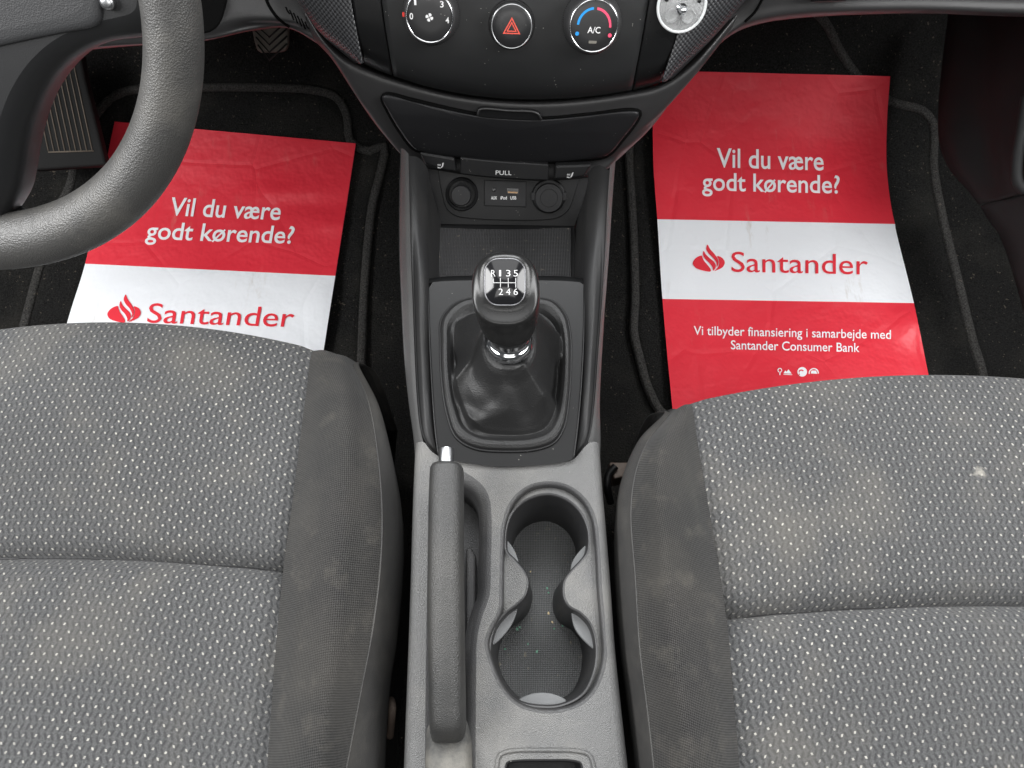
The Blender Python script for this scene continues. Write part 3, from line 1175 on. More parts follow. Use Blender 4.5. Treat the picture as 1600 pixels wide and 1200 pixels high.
# front lip rolling into the tray
P = cr([Gp(*p) for p in [(670, 442), (700, 439), (790, 438), (880, 439), (912, 442)]], 40)
rows = []
for k in range(7):
    a = math.pi / 2 * k / 6
    q = P.copy()
    q[:, 1] += 0.010 * math.sin(a)
    q[:, 2] -= 0.010 * (1 - math.cos(a))
    rows.append(q)
q = rows[-1].copy()
q[:, 2] = 0.27
rows.append(q)
parts.append(up_facing(*grid(rows)))
V, Fc = join(parts)
obj('gear_surround', V, Fc, M['trim'], con, sharp=40)
V, Fc = tube([Gp(*p) + np.array([0, 0, .0005]) for p in cr(gl, 40)], 0.0008, 6)
obj('panel_gap', V, Fc, M['deep'], con)
V, Fc = tube([Gp(*p) + np.array([0, 0, .0005]) for p in cr(gr, 40)], 0.0008, 6)
obj('panel_gap', V, Fc, M['deep'], con)
# inner side trims (dark satin rails)
lt = [(668, 264), (667, 350), (669, 440), (671, 520), (675, 600), (680, 670), (684, 709)]
rt = [(921, 268), (915, 350), (913, 440), (912, 520), (908, 600), (902, 670), (897, 715)]
lcc = lc[:-2] + [(658, 676), (670, 700), (684, 711)]
rcc = rc[:-2] + [(922, 682), (910, 704), (897, 717)]
for cc, ii, s in ((lcc, lt, 1), (rcc, rt, -1)):
    a = cr([Zp(x, y, ZR(y) - .0005) for x, y in cc], 70)
    i_ = cr([Zp(x, y, min(ZR(y), .372) - .006) for x, y in ii], 70)
    g = a.copy()
    g[:, 2] -= .003
    g[:, 0] += s * .0012
    m = a * .45 + i_ * .55
    m[:, 2] += np.interp(np.arange(70), [0, 55, 69], [.006, .006, .001])
    lw = i_.copy()
    lw[:, 2] -= .03
    lw[:, 0] += s * .001
    l2 = i_.copy()
    l2[:, 2] = .262
    l2[:, 0] += s * np.interp(np.arange(70), [0, 25, 69], [.010, .006, .0])
    sheet('side_rail', loft([a, g, m, i_, lw, l2], 70, 36), M['rail'], con, thick=0)
# front tray and its mat, socket wall
TZ = 0.291
tr = [Zp(676, 349, TZ), Zp(897, 351, TZ), Zp(905, 450, TZ), Zp(668, 450, TZ)]
V, Fc = prism(tr, (0, 0, 1), 0.01, -0.001)
obj('tray_floor', V, Fc, M['deep'], con, smooth=False)
tm = [Zp(683, 357, TZ), Zp(740, 359, TZ), Zp(790, 360, TZ), Zp(840, 359, TZ), Zp(892, 357, TZ), Zp(893, 450, TZ), Zp(679, 450, TZ)]
V, Fc = prism(tm, (0, 0, 1), 0.003, 0.002)
bevel(obj('tray_mat', V, Fc, M['tray_mat'], con, smooth=False), 0.0008, 2)

# ------------------------------------------------------------------ gear lever
gear = empty('gear_lever', Gp(795, 560), 'black six-speed gear lever with leather boot and engraved top in front of the cup holders', 'gear lever')
ang = np.linspace(0, 2 * math.pi, 160, endpoint=False)
colc = C(796, 536, .572)
gx = np.array([1.0, 0, 0])
# boot contour angle ordering from the frame contour
cen = np.mean(bfw, 0)
rows = []
Rn = 120
cb = np.array([colc + np.array([.0165 * (p[0] - cen[0]) / np.linalg.norm((p - cen)[:2]), .0165 * (p[1] - cen[1]) / np.linalg.norm((p - cen)[:2]), -.004]) for p in bfw])
prof_s = [0, .03, .08, .14, .20, .26, .34, .5, .7, .85, 1]
prof_z = [0, .0045, .0065, .0060, .003, .000, .006, .020, .034, .043, .047]
tipR, tipL, tipB, tipC = Gp(884, 543), Gp(713, 612), Gp(738, 668), Gp(848, 640)


def gauss(p, c, s):
    return math.exp(-((p[0] - c[0]) ** 2 + (p[1] - c[1]) ** 2) / (2 * s * s))


def seg_d(p, a, b):
    a, b, p = a[:2], b[:2], p[:2]
    t = max(0, min(1, ((p - a) @ (b - a)) / ((b - a) @ (b - a))))
    return np.linalg.norm(p - a - t * (b - a)), t


ridges = [(Gp(812, 556), tipR, .026, .0075, .006), (Gp(776, 540), Gp(716, 512), .010, .007, .005), (Gp(772, 556), tipL, .017, .0075, .006),
          (tipL, tipB, .012, .0065, .005), (Gp(790, 580), Gp(792, 640), .007, .016, .005), (tipB, Gp(790, 660), .005, .008, .005), (tipC, tipR, .005, .007, .006), (Gp(800, 600), tipC, .010, .008, .007)]
dips = [(Gp(706, 560), Gp(742, 590), .009, .0075), (Gp(752, 650), Gp(720, 640), .004, .006), (Gp(866, 572), Gp(862, 612), .018, .009), (Gp(852, 500), Gp(874, 522), .006, .008), (Gp(735, 600), Gp(770, 640), .005, .007), (Gp(820, 655), Gp(800, 625), .004, .006)]
for k in range(Rn):
    s = k / (Rn - 1)
    z0 = np.interp(s, prof_s, prof_z)
    ring = []
    for i in range(len(bfw)):
        p = bfw[i] * (1 - s) + cb[i] * s
        basez = bfw[i][2] * (1 - s) + colc[2] * s if s > .3 else bfw[i][2]
        lin = bfw[i][2]
        zt = lin + z0 + max(0, (s - .75) / .25) ** 1.5 * max(0, (colc[2] - .004 - lin - .047))
        if s > .2:
            env = min(1, (s - .2) / .10) * min(1, (1 - s) / .10)
            dz = 0
            for (a, b_, h, w1, w2) in ridges:
                d, t = seg_d(p, a, b_)
                dz += h * math.exp(-math.sqrt((d / w1) ** 2 + .03) * 1.15) * (1 if True else 0)
            for (a, b_, h, w1) in dips:
                d, t = seg_d(p, a, b_)
                dz -= h * math.exp(-(d / w1) ** 2)
            zt += dz * env
        ring.append((p[0], p[1], zt))
    rows.append(ring)
V, Fc = up_facing(*grid(rows, closed_u=True))
obj('boot', V, Fc, M['leather'], gear)
ringp = [p + np.array([0, 0, .001]) for p in bfw]
V, Fc = tube(ringp, 0.0011, 6, closed=True)
obj('boot_seam', V, Fc, M['deep'], gear)
# collar
fr = frame((0, .10, .99))
cprof = [(.0150 + .0042 * math.cos(a), .003 + .0062 * math.sin(a)) for a in np.linspace(-1.4, 1.35, 12)] + [(.0152, .012), (.0148, .026)]
V, Fc = lathe(colc - np.array([0, 0, .003]), fr, cprof, 64)
obj('collar', V, Fc, M['chrome'], gear, sharp=70)
# knob: superelliptic sections from collar to sloping top
kn0 = colc + np.array([0, .003, .0085])
kn1 = C(789, 441, .522)
secs = []
path = crk([kn0, kn0 * .72 + kn1 * .28 + [0, -.001, 0], kn0 * .45 + kn1 * .55 + [0, .002, 0], kn0 * .15 + kn1 * .85, kn1], 40)
tv = np.linspace(0, 1, 40)
rxs = np.interp(tv, [0, .08, .25, .45, .65, .80, .90, .96, 1], [.0148, .0178, .0220, .0246, .0254, .0252, .0234, .0208, .0178])
rxs = np.convolve(np.pad(rxs, 2, mode='edge'), np.ones(5) / 5, 'valid')
rys = rxs * np.interp(tv, [0, .3, .7, 1], [1.0, .98, 1.02, 1.08])
tl = np.radians(-6 + 39 * tv ** 1.6)
V = []
nk = 72
for i in range(40):
    nn = np.array([0, -math.sin(tl[i]), math.cos(tl[i])])
    e2 = np.array([0, math.cos(tl[i]), math.sin(tl[i])])
    ex = np.interp(tv[i], [0, .5, 1], [2.0, 2.25, 2.7])
    for k in range(nk):
        w = 2 * math.pi * k / nk
        c_, s_ = math.cos(w), math.sin(w)
        r = 1 / ((abs(c_) ** ex + abs(s_) ** ex) ** (1 / ex))
        V.append(path[i] + gx * rxs[i] * r * c_ + e2 * rys[i] * r * s_)
Fc = []
for i in range(39):
    for k in range(nk):
        a, b = i * nk + k, i * nk + (k + 1) % nk
        Fc.append((a, b, b + nk, a + nk))
# domed cap
kn = np.array([0, -math.sin(tl[-1]), math.cos(tl[-1])])
base = len(V) - nk
for s, h in ((.9, .0012), (.6, .0022), (.3, .0026)):
    b0 = len(V)
    for k in range(nk):
        V.append(path[-1] + (V[base + k] - path[-1]) * s + kn * h)
    pb = b0 - nk
    for k in range(nk):
        Fc.append((pb + k, pb + (k + 1) % nk, b0 + (k + 1) % nk, b0 + k))
Fc.append(tuple(len(V) - nk + k for k in range(nk)))
M['knob'] = plastic('knob_leather', (0.012, 0.012, 0.012), 0.27, 0.5, 1400, 0.12)
obj('knob', V, Fc, M['knob'], gear)
kf = frame(kn, 0.0)
kc = path[-1] + kn * .0030
bw_, bh_ = .0295, .0335
sq = [kc + kf[0] * x + kf[1] * y for x, y in rrect(bw_, bh_, .010, 8)]
V, Fc = tube(sq, 0.0005, 8, closed=True)
badge = obj('badge_rim', V, Fc, plain('dark_metal_rim', (.22, .22, .23), .3, .5, 1.0), gear)
# slightly domed gloss badge
rows = []
for s in (1.0, .85, .65, .4, .15):
    rows.append([kc + kf[0] * x * s + kf[1] * y * s + kn * (.0042 * (1 - s * s)) for x, y in rrect(bw_, bh_, .010, 8)])
V, Fc = grid(rows, closed_u=True)
Fc.append(tuple(len(V) - 36 + k for k in range(36)))
V, Fc = up_facing(V, Fc)
obj('badge_plate', V, Fc, M['gloss'], gear)
parts = []
tc = kc + kn * .0045
u = .0295 / 60
P2 = lambda x, y: tc + kf[0] * x * u - kf[1] * y * u
for ch, x, y in (('R', -17, -13), ('1', -7, -13), ('3', 5, -13), ('5', 16, -13), ('2', -6, 14), ('4', 5, 14), ('6', 16, 14)):
    parts.append(flat_text(ch, P2(x, y), kf, (3 if ch == '1' else 6.5) * u, 9.5 * u, .0))
for x0, y0, x1, y1 in ((-17, 1, 16, 1), (-17, -5, -17, 1), (-6.5, -6, -6.5, 8), (5, -6, 5, 8), (16, -6, 16, 8)):
    hw = .45
    if y0 == y1:
        q = [P2(x0 - hw, y0 - hw), P2(x1 + hw, y0 - hw), P2(x1 + hw, y0 + hw), P2(x0 - hw, y0 + hw)]
    else:
        q = [P2(x0 - hw, y0), P2(x0 + hw, y0), P2(x0 + hw, y1), P2(x0 - hw, y1)]
    parts.append((q, [(0, 1, 2, 3)]))
V, Fc = up_facing(*join(parts))
obj('shift_pattern', V, Fc, M['grey_ink'], gear, smooth=False)

# ------------------------------------------------------------------ handbrake
hb = empty('handbrake_lever', B(697, 1150), 'grey handbrake lever with chrome push button left of the cup holders', 'handbrake')
secs = []
rowsG = []
# (py, left px, right px, top z, height)
st = [(727, 676, 719, .386, .022), (729, 673, 722, .388, .028), (735, 671, 724, .389, .031), (760, 670, 724, .389, .033), (860, 668, 724, .385, .034), (960, 667, 725, .379, .034), (1040, 668, 726, .372, .034), (1100, 669, 727, .364, .034), (1135, 670, 727, .358, .034), (1152, 673, 724, .350, .031), (1160, 677, 718, .342, .024)]
nn_ = 48
A = []
for (py, xl, xr, z, h) in st:
    l, r = Zp(xl, py, z - .010), Zp(xr, py, z - .010)
    c = (l + r) / 2
    c[2] = z - h / 2
    w = (r[0] - l[0])
    ring = []
    for k in range(nn_):
        a = 2 * math.pi * k / nn_
        ex = 2.7
        r_ = 1 / ((abs(math.cos(a)) ** ex + abs(math.sin(a)) ** ex) ** (1 / ex))
        ring.append(c + np.array([w / 2 * r_ * math.cos(a), 0, h / 2 * r_ * math.sin(a)]))
    A.append(ring)
A = np.array(A)
Gg = np.array([crk(A[:, k], 90) for k in range(nn_)]).transpose(1, 0, 2)
V, Fc = grid(Gg, closed_u=True)
Fc.append(tuple(range(nn_)))
Fc.append(tuple(len(V) - nn_ + k for k in range(nn_))[::-1])
V, Fc = up_facing(V, Fc)
obj('grip', V, Fc, M['grip'], hb, sharp=60)
bc = Zp(697, 728, .374)
V, Fc = lathe(bc, frame((0, 1, .06)), [(.0061, -.006), (.0061, .0125), (.0058, .0138), (.0050, .0142)], 32)
obj('push_button', V, Fc, plain('button_chrome', (.42, .43, .44), .3, .5, 1.0), hb, sharp=50)
# sleeve in the slot round the lever's foot
rowsS = []
for (py, xl, xr, z, h) in [(1105, 668, 731, .322, .02), (1130, 666, 736, .330, .03), (1160, 665, 738, .338, .035), (1200, 664, 738, .342, .035), (1260, 662, 738, .342, .035)]:
    l, r = Zp(xl, py, z - .012), Zp(xr, py, z - .012)
    c = (l + r) / 2
    c[2] = z - h / 2
    w = r[0] - l[0]
    rowsS.append([c + np.array([w / 2 * np.sign(math.cos(a)) * abs(math.cos(a)) ** .6, 0, h / 2 * np.sign(math.sin(a)) * abs(math.sin(a)) ** .6]) for a in np.linspace(0, 2 * math.pi, 40, endpoint=False)])
V, Fc = grid(rowsS, closed_u=True)
Fc.append(tuple(range(40)))
V, Fc = up_facing(V, Fc)
obj('sleeve', V, Fc, M['sleeve'], hb, sharp=60)
# inner closing strip seen beside the grip
V, Fc = prism([B(733, 842) - [0, 0, .03], B(741, 856) - [0, 0, .03], B(741, 1090) - [0, 0, .03], B(725, 1090) - [0, 0, .03], B(725, 842) - [0, 0, .03]], (0, 0, 1), .01)
bevel(obj('slot_cover', V, Fc, M['console_dark'], hb, smooth=False), .003, 2)

# ------------------------------------------------------------------ dashboard
dash = empty('dashboard', (0, 0.56, 0.30), 'black dashboard with centre stack, round dials and storage lid', 'dashboard')
ND = (0, -math.cos(math.radians(28)), math.sin(math.radians(28)))
DP0 = (0, .55, .50)
D = lambda x, y, dt=0.0: PL(x, y, DP0, ND) + ray(x, y) * dt


def panel_strip(name, left, right, bottom, mat, n=30):
    """strip of the centre stack face between two seam lines, rolling under at its lower edge; seams run top (py -80) to bottom"""
    rows = []
    L = lambda py: np.interp(py, [p[1] for p in left], [p[0] for p in left])
    R = lambda py: np.interp(py, [p[1] for p in right], [p[0] for p in right])
    bx = [p[0] for p in bottom]
    by = [p[1] for p in bottom]
    for f, dt in ((0, 0), (.35, 0), (.60, 0), (.74, .0008), (.84, .003), (.91, .0065), (.96, .011), (.99, .017), (1.0, .022), (1.0, .034), (.995, .05)):
        row = []
        for s in np.linspace(0, 1, n):
            xb = bx[0] + (bx[-1] - bx[0]) * s
            yb = np.interp(xb, bx, by)
            py = -90 + (yb + 90) * f
            px = L(py) * (1 - s) + R(py) * s
            row.append(D(px, py, dt))
        rows.append(row)
    return sheet(name, rows, mat, dash, thick=.002)


bottom_all = [(549, 86), (568, 100), (590, 110), (614, 119), (660, 134), (700, 143), (740, 150), (790, 155), (840, 156), (890, 154), (940, 149), (988, 141), (1010, 136), (1033, 129), (1060, 118)]
bfun = lambda xs_: [(x, float(np.interp(x, [p[0] for p in bottom_all], [p[1] for p in bottom_all]))) for x in xs_]
seamL1 = [(586, -90), (595, 0), (604, 60), (614, 119)]
seamL2 = [(540, -90), (549, 0), (558, 50), (568, 100)]
seamR1 = [(1034, -90), (1014, 0), (1002, 70), (988, 141)]
seamR2 = [(1094, -90), (1074, 0), (1058, 55), (1033, 129)]
g = 1.0
panel_strip('centre_panel', [(x + g, y) for x, y in seamL1], [(x - g, y) for x, y in seamR1], bfun(np.linspace(615, 987, 24)), M['panel'], 50)
panel_strip('side_trim', [(x + g, y) for x, y in seamL2], [(x - g, y) for x, y in seamL1], bfun(np.linspace(569, 613, 8)), M['trim'], 16)
panel_strip('side_trim', [(x + g, y) for x, y in seamR1], [(x - g, y) for x, y in seamR2], bfun(np.linspace(989, 1032, 8)), M['trim'], 16)
# backing behind the gaps
Vb, Fb = prism([D(530, -90, .012), D(1100, -90, .012), D(1034, 110, .012), D(988, 118, .014), D(790, 130, .016), D(614, 98, .014), D(566, 80, .012)], ND, .02)
obj('stack_backing', Vb, Fb, M['deep'], dash, smooth=False)
# patterned inserts, rolling away at their outer edge
cl_in = [(540, -90), (549, 0), (558, 50), (567, 99)]
cl_out = [(420, -90), (470, 0), (505, 50), (560, 98)]
def pat(inner, outer_, sgn):
    a = cr([D(x - sgn * 1.0, y) for x, y in inner], 40)
    b2 = cr([D(x, y, .014) for x, y in outer_], 40)
    m1 = a * .68 + b2 * .32
    m1 = m1 + np.array(ND) * .0028
    m2 = a * .3 + b2 * .7
    m2 = m2 + np.array(ND) * .0035
    b3 = b2 - np.array(ND) * .012 + np.array([-sgn * .006, 0, -.004])
    G_ = loft([a, m1, m2, b2, b3], 40, 30)
    return sheet('patterned_insert', G_, M['carbon'], dash, thick=.002)
pat(cl_in, cl_out, 1)
cr_in = [(1094, -90), (1074, 0), (1058, 55), (1034, 128)]
cr_out = [(1240, -90), (1160, 0), (1102, 66), (1044, 124)]
pat(cr_in, cr_out, -1)

# lower fascia: rows from the panel edge down to the strip with PULL
def tD(py):
    u_ = (600 - py) / FPX
    return 0.6733 / (.8084 + .5884 * u_)


LF = [
    [(474, 0), (508, 52), (540, 84), (568, 100), (614, 118), (700, 142), (790, 154), (880, 154), (988, 140), (1034, 128), (1072, 98), (1106, 62), (1164, -4)],
    [(478, 24), (504, 62), (538, 95), (572, 112), (617, 128), (700, 150), (790, 161), (880, 161), (986, 148), (1032, 137), (1074, 110), (1108, 76), (1152, 24)],
    [(492, 63), (513, 82), (543, 118), (582, 138), (626, 150), (700, 166), (790, 178), (880, 178), (976, 166), (1022, 158), (1062, 138), (1090, 112), (1135, 56)],
    [(520, 91), (545, 132), (566, 160), (600, 172), (640, 182), (710, 196), (790, 206), (875, 206), (955, 198), (996, 192), (1028, 180), (1050, 158), (1084, 108)],
    [(567, 166), (584, 190), (600, 206), (622, 212), (654, 218), (716, 230), (790, 236), (868, 236), (938, 230), (972, 225), (996, 216), (1010, 206), (1024, 192)],
    [(604, 215), (616, 229), (626, 240), (640, 244), (664, 246), (720, 252), (790, 258), (862, 259), (922, 254), (950, 249), (966, 243), (973, 239), (980, 236)],
    [(628, 237), (636, 248), (644, 257), (658, 261), (676, 264), (724, 272), (790, 279), (858, 282), (914, 277), (936, 271), (946, 266), (952, 262), (958, 256)]]
DEL = [.036, .023, .024, .030, .038, .046, .051]
LFt = []
for r_, d_ in zip(LF, DEL):
    m_ = len(r_)
    LFt.append([(x, y, tD(y) + d_ + .016 * abs(2 * i_ / (m_ - 1) - 1) ** 8) for i_, (x, y) in enumerate(r_)])
LFt.append([(x, y - 1, t + .035) for x, y, t in LFt[-1]])
curv = [[C(*p) for p in r] for r in LFt]
fasG = loft(curv, 110, 80)
sheet('lower_fascia', fasG, M['dash'], dash, thick=.003)


def fas_t(px, py):
    return tD(py) + float(np.interp(py, [150, 178, 206, 236, 258], [.0215, .0240, .0300, .0380, .0460])) + .002 * ((px - 795) / 200) ** 2


# storage lid slightly proud of the fascia with a dark gap
lidc = [(597, 152), (603, 149), (640, 158), (690, 170), (745, 181), (800, 186), (850, 187), (920, 181), (990, 174), (999, 177), (996, 186), (975, 214), (948, 243), (910, 249), (860, 253), (800, 253), (720, 246), (660, 237), (646, 231), (625, 204), (606, 172)]
NL = np.array([0, -.93, .36])


def on_fas(px, py, lift):
    return C(px, py, fas_t(px, py) - lift)


gap = cr([(594, 153), (602, 146), (640, 154), (690, 166), (745, 177), (800, 182), (850, 183), (920, 177), (990, 170), (1003, 175), (1000, 187), (978, 217), (950, 246), (910, 252), (860, 256), (800, 256), (720, 249), (658, 240), (642, 233), (621, 206), (602, 173)], 160, closed=True)
cg = np.mean(gap, 0)
def patch(contour, lift, dome=0.0, drop=.004):
    c0 = np.mean(contour, 0)
    rings = []
    rings.append([on_fas(p[0], p[1], lift) + NL * -drop for p in contour])
    for s in (1.0, .985, .96, .85, .65, .4, .15):
        rings.append([on_fas(*(c0 + (p - c0) * s), lift - (.0012 if s == 1.0 else (.0004 if s == .985 else 0)) + dome * (1 - s * s)) for p in np.array(contour)])
    V, Fc = grid(rings, closed_u=True)
    Fc.append(tuple(len(V) - len(contour) + k for k in range(len(contour))))
    return up_facing(V, Fc)
lid_gap = obj('lid_gap', *patch(gap, .0032), N('gap_shadow_black').set((.003, .003, .003), .9, .05), dash)  # black patch under the lid paints the shade in its gap
lid = obj('storage_lid', *patch(cr(lidc, 160, closed=True), .0050, .001), M['lid'], dash)
# finger latch
lat = [(747, 171), (752, 169), (795, 172), (836, 174), (843, 178), (847, 188), (838, 189), (795, 187), (754, 184), (745, 181)]
Pl = [on_fas(x, y, .006) for x, y in cr(lat, 60, closed=True)]
V, Fc = prism(Pl, NL, .01)
latch = bevel(obj('latch', V, Fc, M['deep'], lid, sharp=40), .001, 2)
V, Fc = tube([on_fas(x, y, .0075) for x, y in cr([(746, 180), (749, 172), (756, 170), (795, 173), (834, 175), (842, 179), (846, 187)], 40)], .0010, 8)
obj('latch_lip', V, Fc, M['dash'], lid)

# strip with PULL and heated seat buttons
FN = np.array([0, -.88, .47])
def tile(name, poly, t0, mat, h=.012, bw=.0012, parent=dash):
    P0 = C(*np.mean(poly, 0), t0)
    P = [PL(x, y, P0, FN) for x, y in poly]
    V, Fc = prism(P, FN, h)
    o = obj(name, V, Fc, mat, parent, smooth=False)
    bevel(o, bw, 3, 20)
    return o, P0
pull, pP = tile('ashtray_flap', cr([(719, 246), (790, 253), (857, 257), (857, 282), (790, 279), (719, 272)], 6, True) if False else [(719, 246), (755, 250), (790, 253), (825, 255), (857, 257), (857, 282), (825, 281), (790, 279), (755, 276), (719, 272)], .716, M['deep'])
V, Fc = flat_text('PULL', PL(787, 269.5, pP, FN) + FN * .0008, frame(FN, -.03), 25 * .716 / 1109, .0044, .004)
obj('lettering', *up_facing(V, Fc), M['grey_ink'], pull, smooth=False)


def seat_icon(c, fr, k, flip=1):
    parts = []
    def q(pts):
        return ([c + fr[0] * x * k * flip + fr[1] * y * k for x, y in pts], [tuple(range(len(pts)))])
    parts.append(q([(2.2, 4), (4.2, 4.6), (3, 0), (1, -2.6), (-.2, -2.0), (1.2, 0)]))
    parts.append(q([(-4.8, -1.2), (-.6, -2.2), (.6, -3.4), (-4.4, -2.8)]))
    for x in (-4, -2.4, -.8):
        parts.append(q([(x, 0), (x + .7, .4), (x + .2, 1.4), (x + .9, 2.6), (x + .2, 2.6), (x - .5, 1.4)]))
    return up_facing(*join(parts))


for poly, ic, t0 in (([(655, 238), (680, 242), (710, 247), (713, 269), (690, 266), (664, 257)], (689, 259), .712), ([(868, 259), (900, 258), (925, 257), (914, 276), (895, 279), (866, 281)], (891, 274), .716)):
    o, P0 = tile('seat_heater_button', poly, t0, M['deep'], .012, .0022)
    obj('heated_seat_icon', *seat_icon(PL(*ic, P0, FN) + FN * .0008, frame(FN, 0), .00075), M['grey_ink'], o, smooth=False)
# thin vertical gaps are the spaces between those tiles

# socket wall below
SN = np.array([0, -.72, .69])
SP0 = C(790, 352, .760)
S_ = lambda x, y: PL(x, y, SP0, SN)
V, Fc = prism([S_(655, 250), S_(935, 252), S_(897, 353), S_(680, 350)], SN, .01)
obj('socket_wall', V, Fc, M['deep'], dash, smooth=False)
ln = cr([(684, 262), (690, 300), (698, 326), (712, 337), (745, 342), (790, 344), (840, 344), (872, 340), (888, 328), (899, 300), (908, 268)], 70)
V, Fc = prism([S_(*p) for p in ln], SN, .003, .0022)
socks = bevel(obj('socket_plate', V, Fc, M['deep'], dash, sharp=30), .0008, 2)
# cigarette lighter
sf = frame(SN, 0)
c0 = S_(722, 303) + SN * .002
k = .73 / 1109
V, Fc = lathe(c0, sf, [(26 * k, -.002), (26 * k, .003), (24.5 * k, .0045), (21 * k, .0035), (20 * k, -.004)], 48, caps=False)
o = obj('socket_ring', V, Fc, M['deep'], dash, sharp=50)
V, Fc = lathe(c0, sf, [(15 * k, -.003), (15 * k, .010), (16 * k, .0125), (16 * k, .0165), (14.5 * k, .018)], 40)
obj('lighter_knob', V, Fc, M['lid'], o, sharp=50)
# AUX / USB plate
V, Fc = prism([S_(757, 281), S_(822, 283), S_(822, 323), S_(757, 321)], SN, .004, .0036)
aux = bevel(obj('aux_plate', V, Fc, M['lid'], dash, smooth=False), .0006, 2)
V, Fc = lathe(S_(772, 296) + SN * .0037, sf, [(3.2 * k, 0), (3.2 * k, .0003), (2.2 * k, .0004)], 24)
obj('aux_jack', V, Fc, M['gloss'], aux)
V, Fc = prism([S_(792, 293.5), S_(810, 294.5), S_(810, 303), S_(792, 302)], SN, .001, .0044)
ub = obj('usb_port', V, Fc, M['gloss'], aux, smooth=False)
V, Fc = prism([S_(793.5, 298.5), S_(808.5, 299.2), S_(808.5, 301.5), S_(793.5, 300.8)], SN, .001, .0049)
obj('usb_contact', V, Fc, plain('copper_contact', (.35, .22, .12), .4, .5, .6), ub, smooth=False)
for s, x, y, w in (('AUX', 772, 308.5, 9), ('iPod', 787, 308.5, 10), ('USB', 802, 308.5, 9.5)):
    V, Fc = flat_text(s, S_(x, y) + SN * .0041, sf, w * k, 5 * k, .008)
    obj('lettering', *up_facing(V, Fc), M['white_ink'], aux, smooth=False)
# power outlet with cap
c1 = S_(857, 306) + SN * .002
V, Fc = lathe(c1, sf, [(27 * k, -.002), (27 * k, .002), (25 * k, .0035), (23.5 * k, .0035)], 48)
o = obj('outlet_ring', V, Fc, M['deep'], dash, sharp=50)
V, Fc = lathe(c1 + np.array([0, -.001, -.001]), sf, [(22.5 * k, 0), (22.5 * k, .007), (21.5 * k, .0085), (14 * k, .0085), (13.4 * k, .0080), (10 * k, .0080)], 48)
cp = obj('outlet_cap', V, Fc, M['lid'], o, sharp=40)
for sx in (-1, 1):
    q = [c1 + sf[0] * (sx * a) * k + sf[1] * b * k for a, b in ((21, -7), (28, -6), (28, 6), (21, 7))]
    V, Fc = prism(q, SN, .004, .006)
    bevel(obj('cap_tab', V, Fc, M['lid'], cp, smooth=False), .0006, 2)

# round controls
DR = -.03
df = frame(ND, DR)


def dial(cx, cy, r_face, r_skirt, depth, base_up=4):
    cface = D(cx, cy, -depth * .98)
    base = cface - np.array(ND) * depth
    sc = np.linalg.norm(cface - CAM) * math.cos(0) / FPX * .90
    dep = (cface - CAM) @ FW
    k = dep / FPX
    return cface, base, k


def text_on(parent, mat, items):
    V, Fc = join(items)
    return obj('markings', *up_facing(V, Fc), mat, parent, smooth=False)


def poly2(pts, c, fr, k):
    return ([c + fr[0] * x * k - fr[1] * y * k for x, y in pts], [tuple(range(len(pts)))])


def make_dial(name, cx, cy, rf, rs_, depth):
    cface, base, k = dial(cx, cy, rf, rs_, depth)
    V, Fc = lathe(base, df, [(rs_ * k * 1.0, -.012), (rs_ * k, .004), (rs_ * k * .97, depth * .55), (rs_ * k * .92, depth * .8), (rf * k * 1.04, depth * .93), (rf * k * 1.0, depth * .96)], 180, knurl=(0, 3, .0005))
    sk = obj(name, V, Fc, M['knurl'], dash, sharp=80)
    V, Fc = lathe(base, df, [(rf * k * .99, depth * .90), (rf * k, depth * .985), (rf * k * .985, depth * 1.01), (rf * k * .95, depth * 1.015), (rf * k * .93, depth * .99)], 72, caps=False)
    obj('chrome_ring', V, Fc, M['chrome'], sk)
    V, Fc = lathe(base, df, [(rf * k * .935, depth * .95), (rf * k * .93, depth * .995), (rf * k * .88, depth * 1.01), (rf * k * .5, depth * 1.02)], 64)
    face = obj('dial_face', V, Fc, M['dial'], sk, sharp=60)
    return sk, face, base + np.array(ND) * (depth * 1.02 + .0004), k


# base ring recess
fan, ff, fc, k = make_dial('fan_dial', 671, 27, 37.5, 45, .017)
its = []
for s, x, y in (('0', -28, -1), ('1', -21, -21), ('2', 0, -29), ('3', 20, -19), ('4', 28, 3)):
    its.append(flat_text(s, fc + df[0] * x * k - df[1] * y * k, df, (3.5 if s == '1' else 5.5) * k, 8.6 * k, .012))
for a0 in (10, 100, 190, 280):
    its.append(poly2([(5.6 * math.cos(math.radians(a0 + q)) * rr, 5.6 * math.sin(math.radians(a0 + q)) * rr) for q, rr in ((0, .12), (-25, .7), (-18, 1.05), (10, 1.1), (38, .95), (45, .6))], fc, df, k))
text_on(ff, M['white_ink'], its)
tempd, tf, tcn, k = make_dial('temperature_dial', 928, 41, 38.5, 46.5, .020)
A_ = text_on(tf, M['white_ink'], [flat_text('A/C', tcn + df[0] * .5 * k - df[1] * 5 * k, df, 20 * k, 9 * k, .008)])
text_on(tf, M['blue_ink'], [poly2(ring_poly(0, 0, 27, 3.6, 96, 176, 20), tcn, df, k), poly2(ell(-25.5, 11, 3, 3, 16), tcn, df, k)])
text_on(tf, M['pink_ink'], [poly2(ring_poly(0, 0, 27, 3.6, 84, -2, 20), tcn, df, k), poly2(ell(26, 12, 3, 3, 16), tcn, df, k)])
text_on(tf, M['amber'], [poly2([(-6, 20.5), (6, 20.5), (6.5, 22.5), (6, 24.5), (-6, 24.5), (-6.5, 22.5)], tcn, df, k)])
